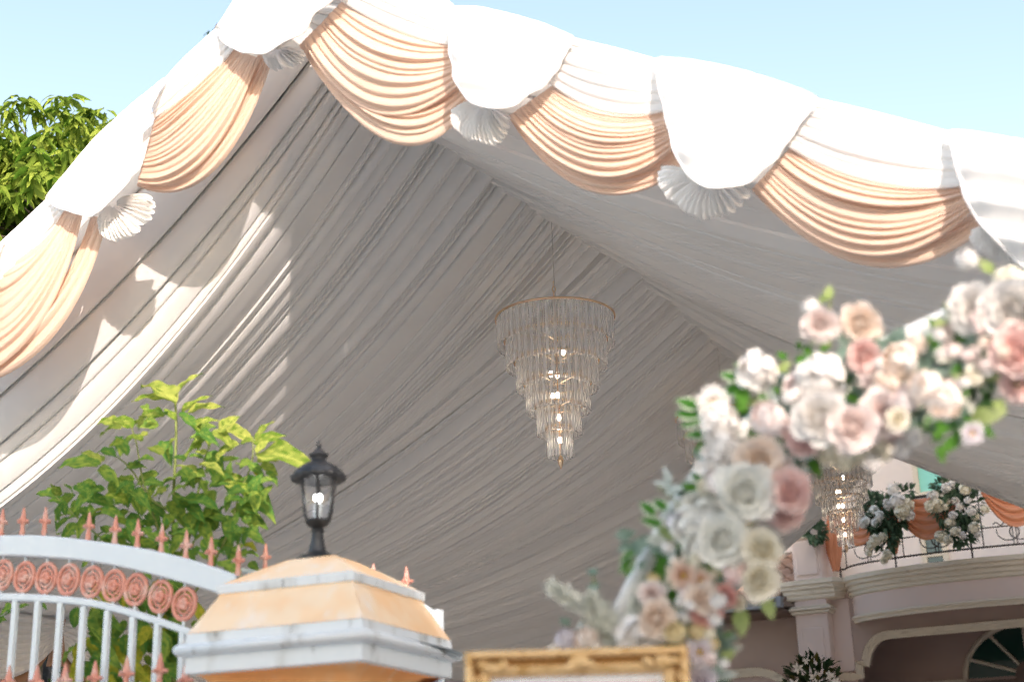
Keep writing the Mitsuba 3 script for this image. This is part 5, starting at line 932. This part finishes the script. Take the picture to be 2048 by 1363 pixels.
for x, L, lab in [(-4.985, 0.72, 'hanging copper cloth tail at the left end of the balcony, beside the column'), (-4.165, 0.66, 'hanging copper cloth tail under the left flower bunch on the balcony')]:
    Z, H = np.meshgrid(np.linspace(0, 1, 24), np.linspace(0, 2 * PI, 50), indexing='ij'); R = (0.03 + 0.055 * np.sin(PI * np.clip(Z * 0.95, 0, 1)) ** 1.2) * (1 + 0.22 * np.sin(H * 6 + Z * 2))
    b = bowp(x, ZC + 0.82); solo('cloth_tail', surf(np.stack([b[0] + R * np.cos(H), b[1] - 0.06 + R * np.sin(H) * 0.7, b[2] + 0.02 - L * Z], -1)), 'm_copper_cloth', lab, 'cloth tail', smooth=60)
# flower bunches on the rail
def bunch(name, lab, spots, leafspots, Y, seed, spread):
    k = thing(name, lab, 'flower bunch', 'flower bunches on the balcony'); r = np.random.default_rng(seed)
    for x, y, d, kd, pl in spots: flower(x, y, d * 1.05, kd, pl, dy=float(r.uniform(0.08, 0.2)), parent=k, Y=Y)
    ms, Ms, cs = [], [], []; sm = leaf_mesh(720, wid=0.5, n=(3, 6))
    for cx, cy, rx, ry, n in leafspots:
        for q in range(int(n * 1.5)):
            a, rr = r.uniform(0, 6.28), math.sqrt(r.random()); p = at(cx + rx * rr * math.cos(a), cy + ry * rr * math.sin(a), Y=Y + float(r.uniform(-0.14, 0.10)))
            ms.append(sm); Ms.append(leaf_frame(p, np.r_[math.cos(a) * 0.8 + r.normal(0, 0.4), r.normal(-0.4, 0.4), -math.sin(a) + r.normal(0, 0.4)], r.uniform(0.06, 0.12), r)); t = r.random(); cs.append(np.array((0.04, 0.08, 0.045)) * (1 - t) + np.array((0.16, 0.24, 0.15)) * t)
    m, col = foliage(ms, Ms, cs); obj('foliage', m, 'm_leaf', k, smooth=True, color=col, kind='stuff')
sA = [(1786, 978, 24, 'h', 'w'), (1795, 1000, 30, 'h', 'w'), (1815, 1010, 28, 'h', 'c'), (1805, 1022, 30, 'h', 'c'), (1778, 1008, 24, 'h', 'w'), (1748, 1018, 18, 'h', 'b'), (1758, 1030, 20, 'h', 'b'), (1752, 1044, 20, 'h', 'b'), (1733, 1040, 16, 'h', 'b'), (1742, 1025, 16, 'h', 'b'), (1750, 1080, 24, 'h', 'c'), (1742, 1090, 20, 'h', 'c'), (1765, 1073, 20, 'h', 'c'), (1775, 1108, 20, 'h', 'c'), (1768, 1120, 16, 'h', 'c'), (1738, 1105, 14, 'h', 'c'), (1727, 1045, 22, 'h', 'w'), (1820, 1030, 20, 'h', 'w'), (1722, 1030, 20, 'h', 'w')]
sB = [(1868, 992, 26, 'h', 'w'), (1875, 1010, 30, 'h', 'c'), (1860, 1012, 24, 'h', 'c'), (1905, 968, 20, 'h', 'w'), (1893, 975, 20, 'h', 'w'), (1930, 978, 24, 'h', 'c'), (1910, 1000, 16, 'h', 'w'), (1895, 1000, 14, 'h', 'w'), (1920, 1012, 16, 'h', 'w'), (1906, 1030, 18, 'h', 'w'), (1942, 1022, 20, 'h', 'w'), (1950, 1032, 18, 'h', 'c'), (1900, 1045, 22, 'h', 'c'), (1948, 1055, 24, 'h', 'c'), (1882, 1072, 24, 'h', 'c'), (1895, 1078, 20, 'h', 'c'), (1910, 1062, 20, 'h', 'c'), (1925, 1070, 16, 'h', 'w'), (1970, 1018, 18, 'h', 'c'), (1880, 990, 18, 'h', 'w'), (1890, 1012, 18, 'h', 'c'), (1955, 1068, 14, 'h', 'w'), (1935, 1000, 14, 'h', 'w')]
bunch('flower_bunch', 'white and cream flower bunch with trailing blooms, left of the middle balcony swag', sA, [(1770, 1035, 42, 40, 220), (1775, 1070, 22, 32, 110), (1745, 1015, 28, 26, 90), (1805, 985, 20, 14, 40)], 17.25, 1, 1)
bunch('flower_bunch', 'large white and cream flower bunch with dark leaves, right of the middle balcony swag', sB, [(1915, 1010, 48, 44, 260), (1925, 1060, 32, 26, 110), (1900, 975, 32, 16, 70)], 17.1, 2, 1)
bunch('flower_bunch', 'small dark green leafy bunch on top of the balcony column', [], [(1632, 1062, 18, 20, 90)], 17.45, 3, 1)
# lilies on a stand in the tent
lv = thing('lily_arrangement', 'white lilies and dark leaves on a stand below the house column', 'flower arrangement'); LY_ = 14.9; r = np.random.default_rng(9)
for x, y, d in [(1596, 1335, 24), (1630, 1352, 26), (1660, 1350, 22), (1588, 1366, 26), (1612, 1320, 16), (1672, 1362, 20), (1645, 1385, 26), (1600, 1395, 24)]: flower(x, y, d, 'l', 'w', dy=0.12, parent=lv, Y=LY_)
ms, Ms, cs = [], [], []; sm = leaf_mesh(721, wid=0.45, n=(3, 6))
for q in range(420):
    a, rr = r.uniform(0, 6.28), math.sqrt(r.random()); p = at(1626 + 52 * rr * math.cos(a), 1372 + 62 * rr * math.sin(a), Y=LY_ + float(r.uniform(-0.12, 0.12)))
    ms.append(sm); Ms.append(leaf_frame(p, np.r_[math.cos(a) + r.normal(0, 0.3), r.normal(-0.3, 0.4), -math.sin(a) + r.normal(0.2, 0.4)], r.uniform(0.05, 0.12), r)); t = r.random(); cs.append(np.array((0.015, 0.04, 0.02)) * (1 - t) + np.array((0.07, 0.11, 0.05) if q % 4 else (0.16, 0.14, 0.03)) * t)
m, col = foliage(ms, Ms, cs); obj('foliage', m, 'm_leaf', lv, smooth=True, color=col, kind='stuff')
p = at(1626, 1400, Y=LY_); obj('stand', tube([[p[0], LY_, 0], [p[0], LY_, p[2]]], 0.03, 10), 'm_white_cloth', lv, smooth=60)
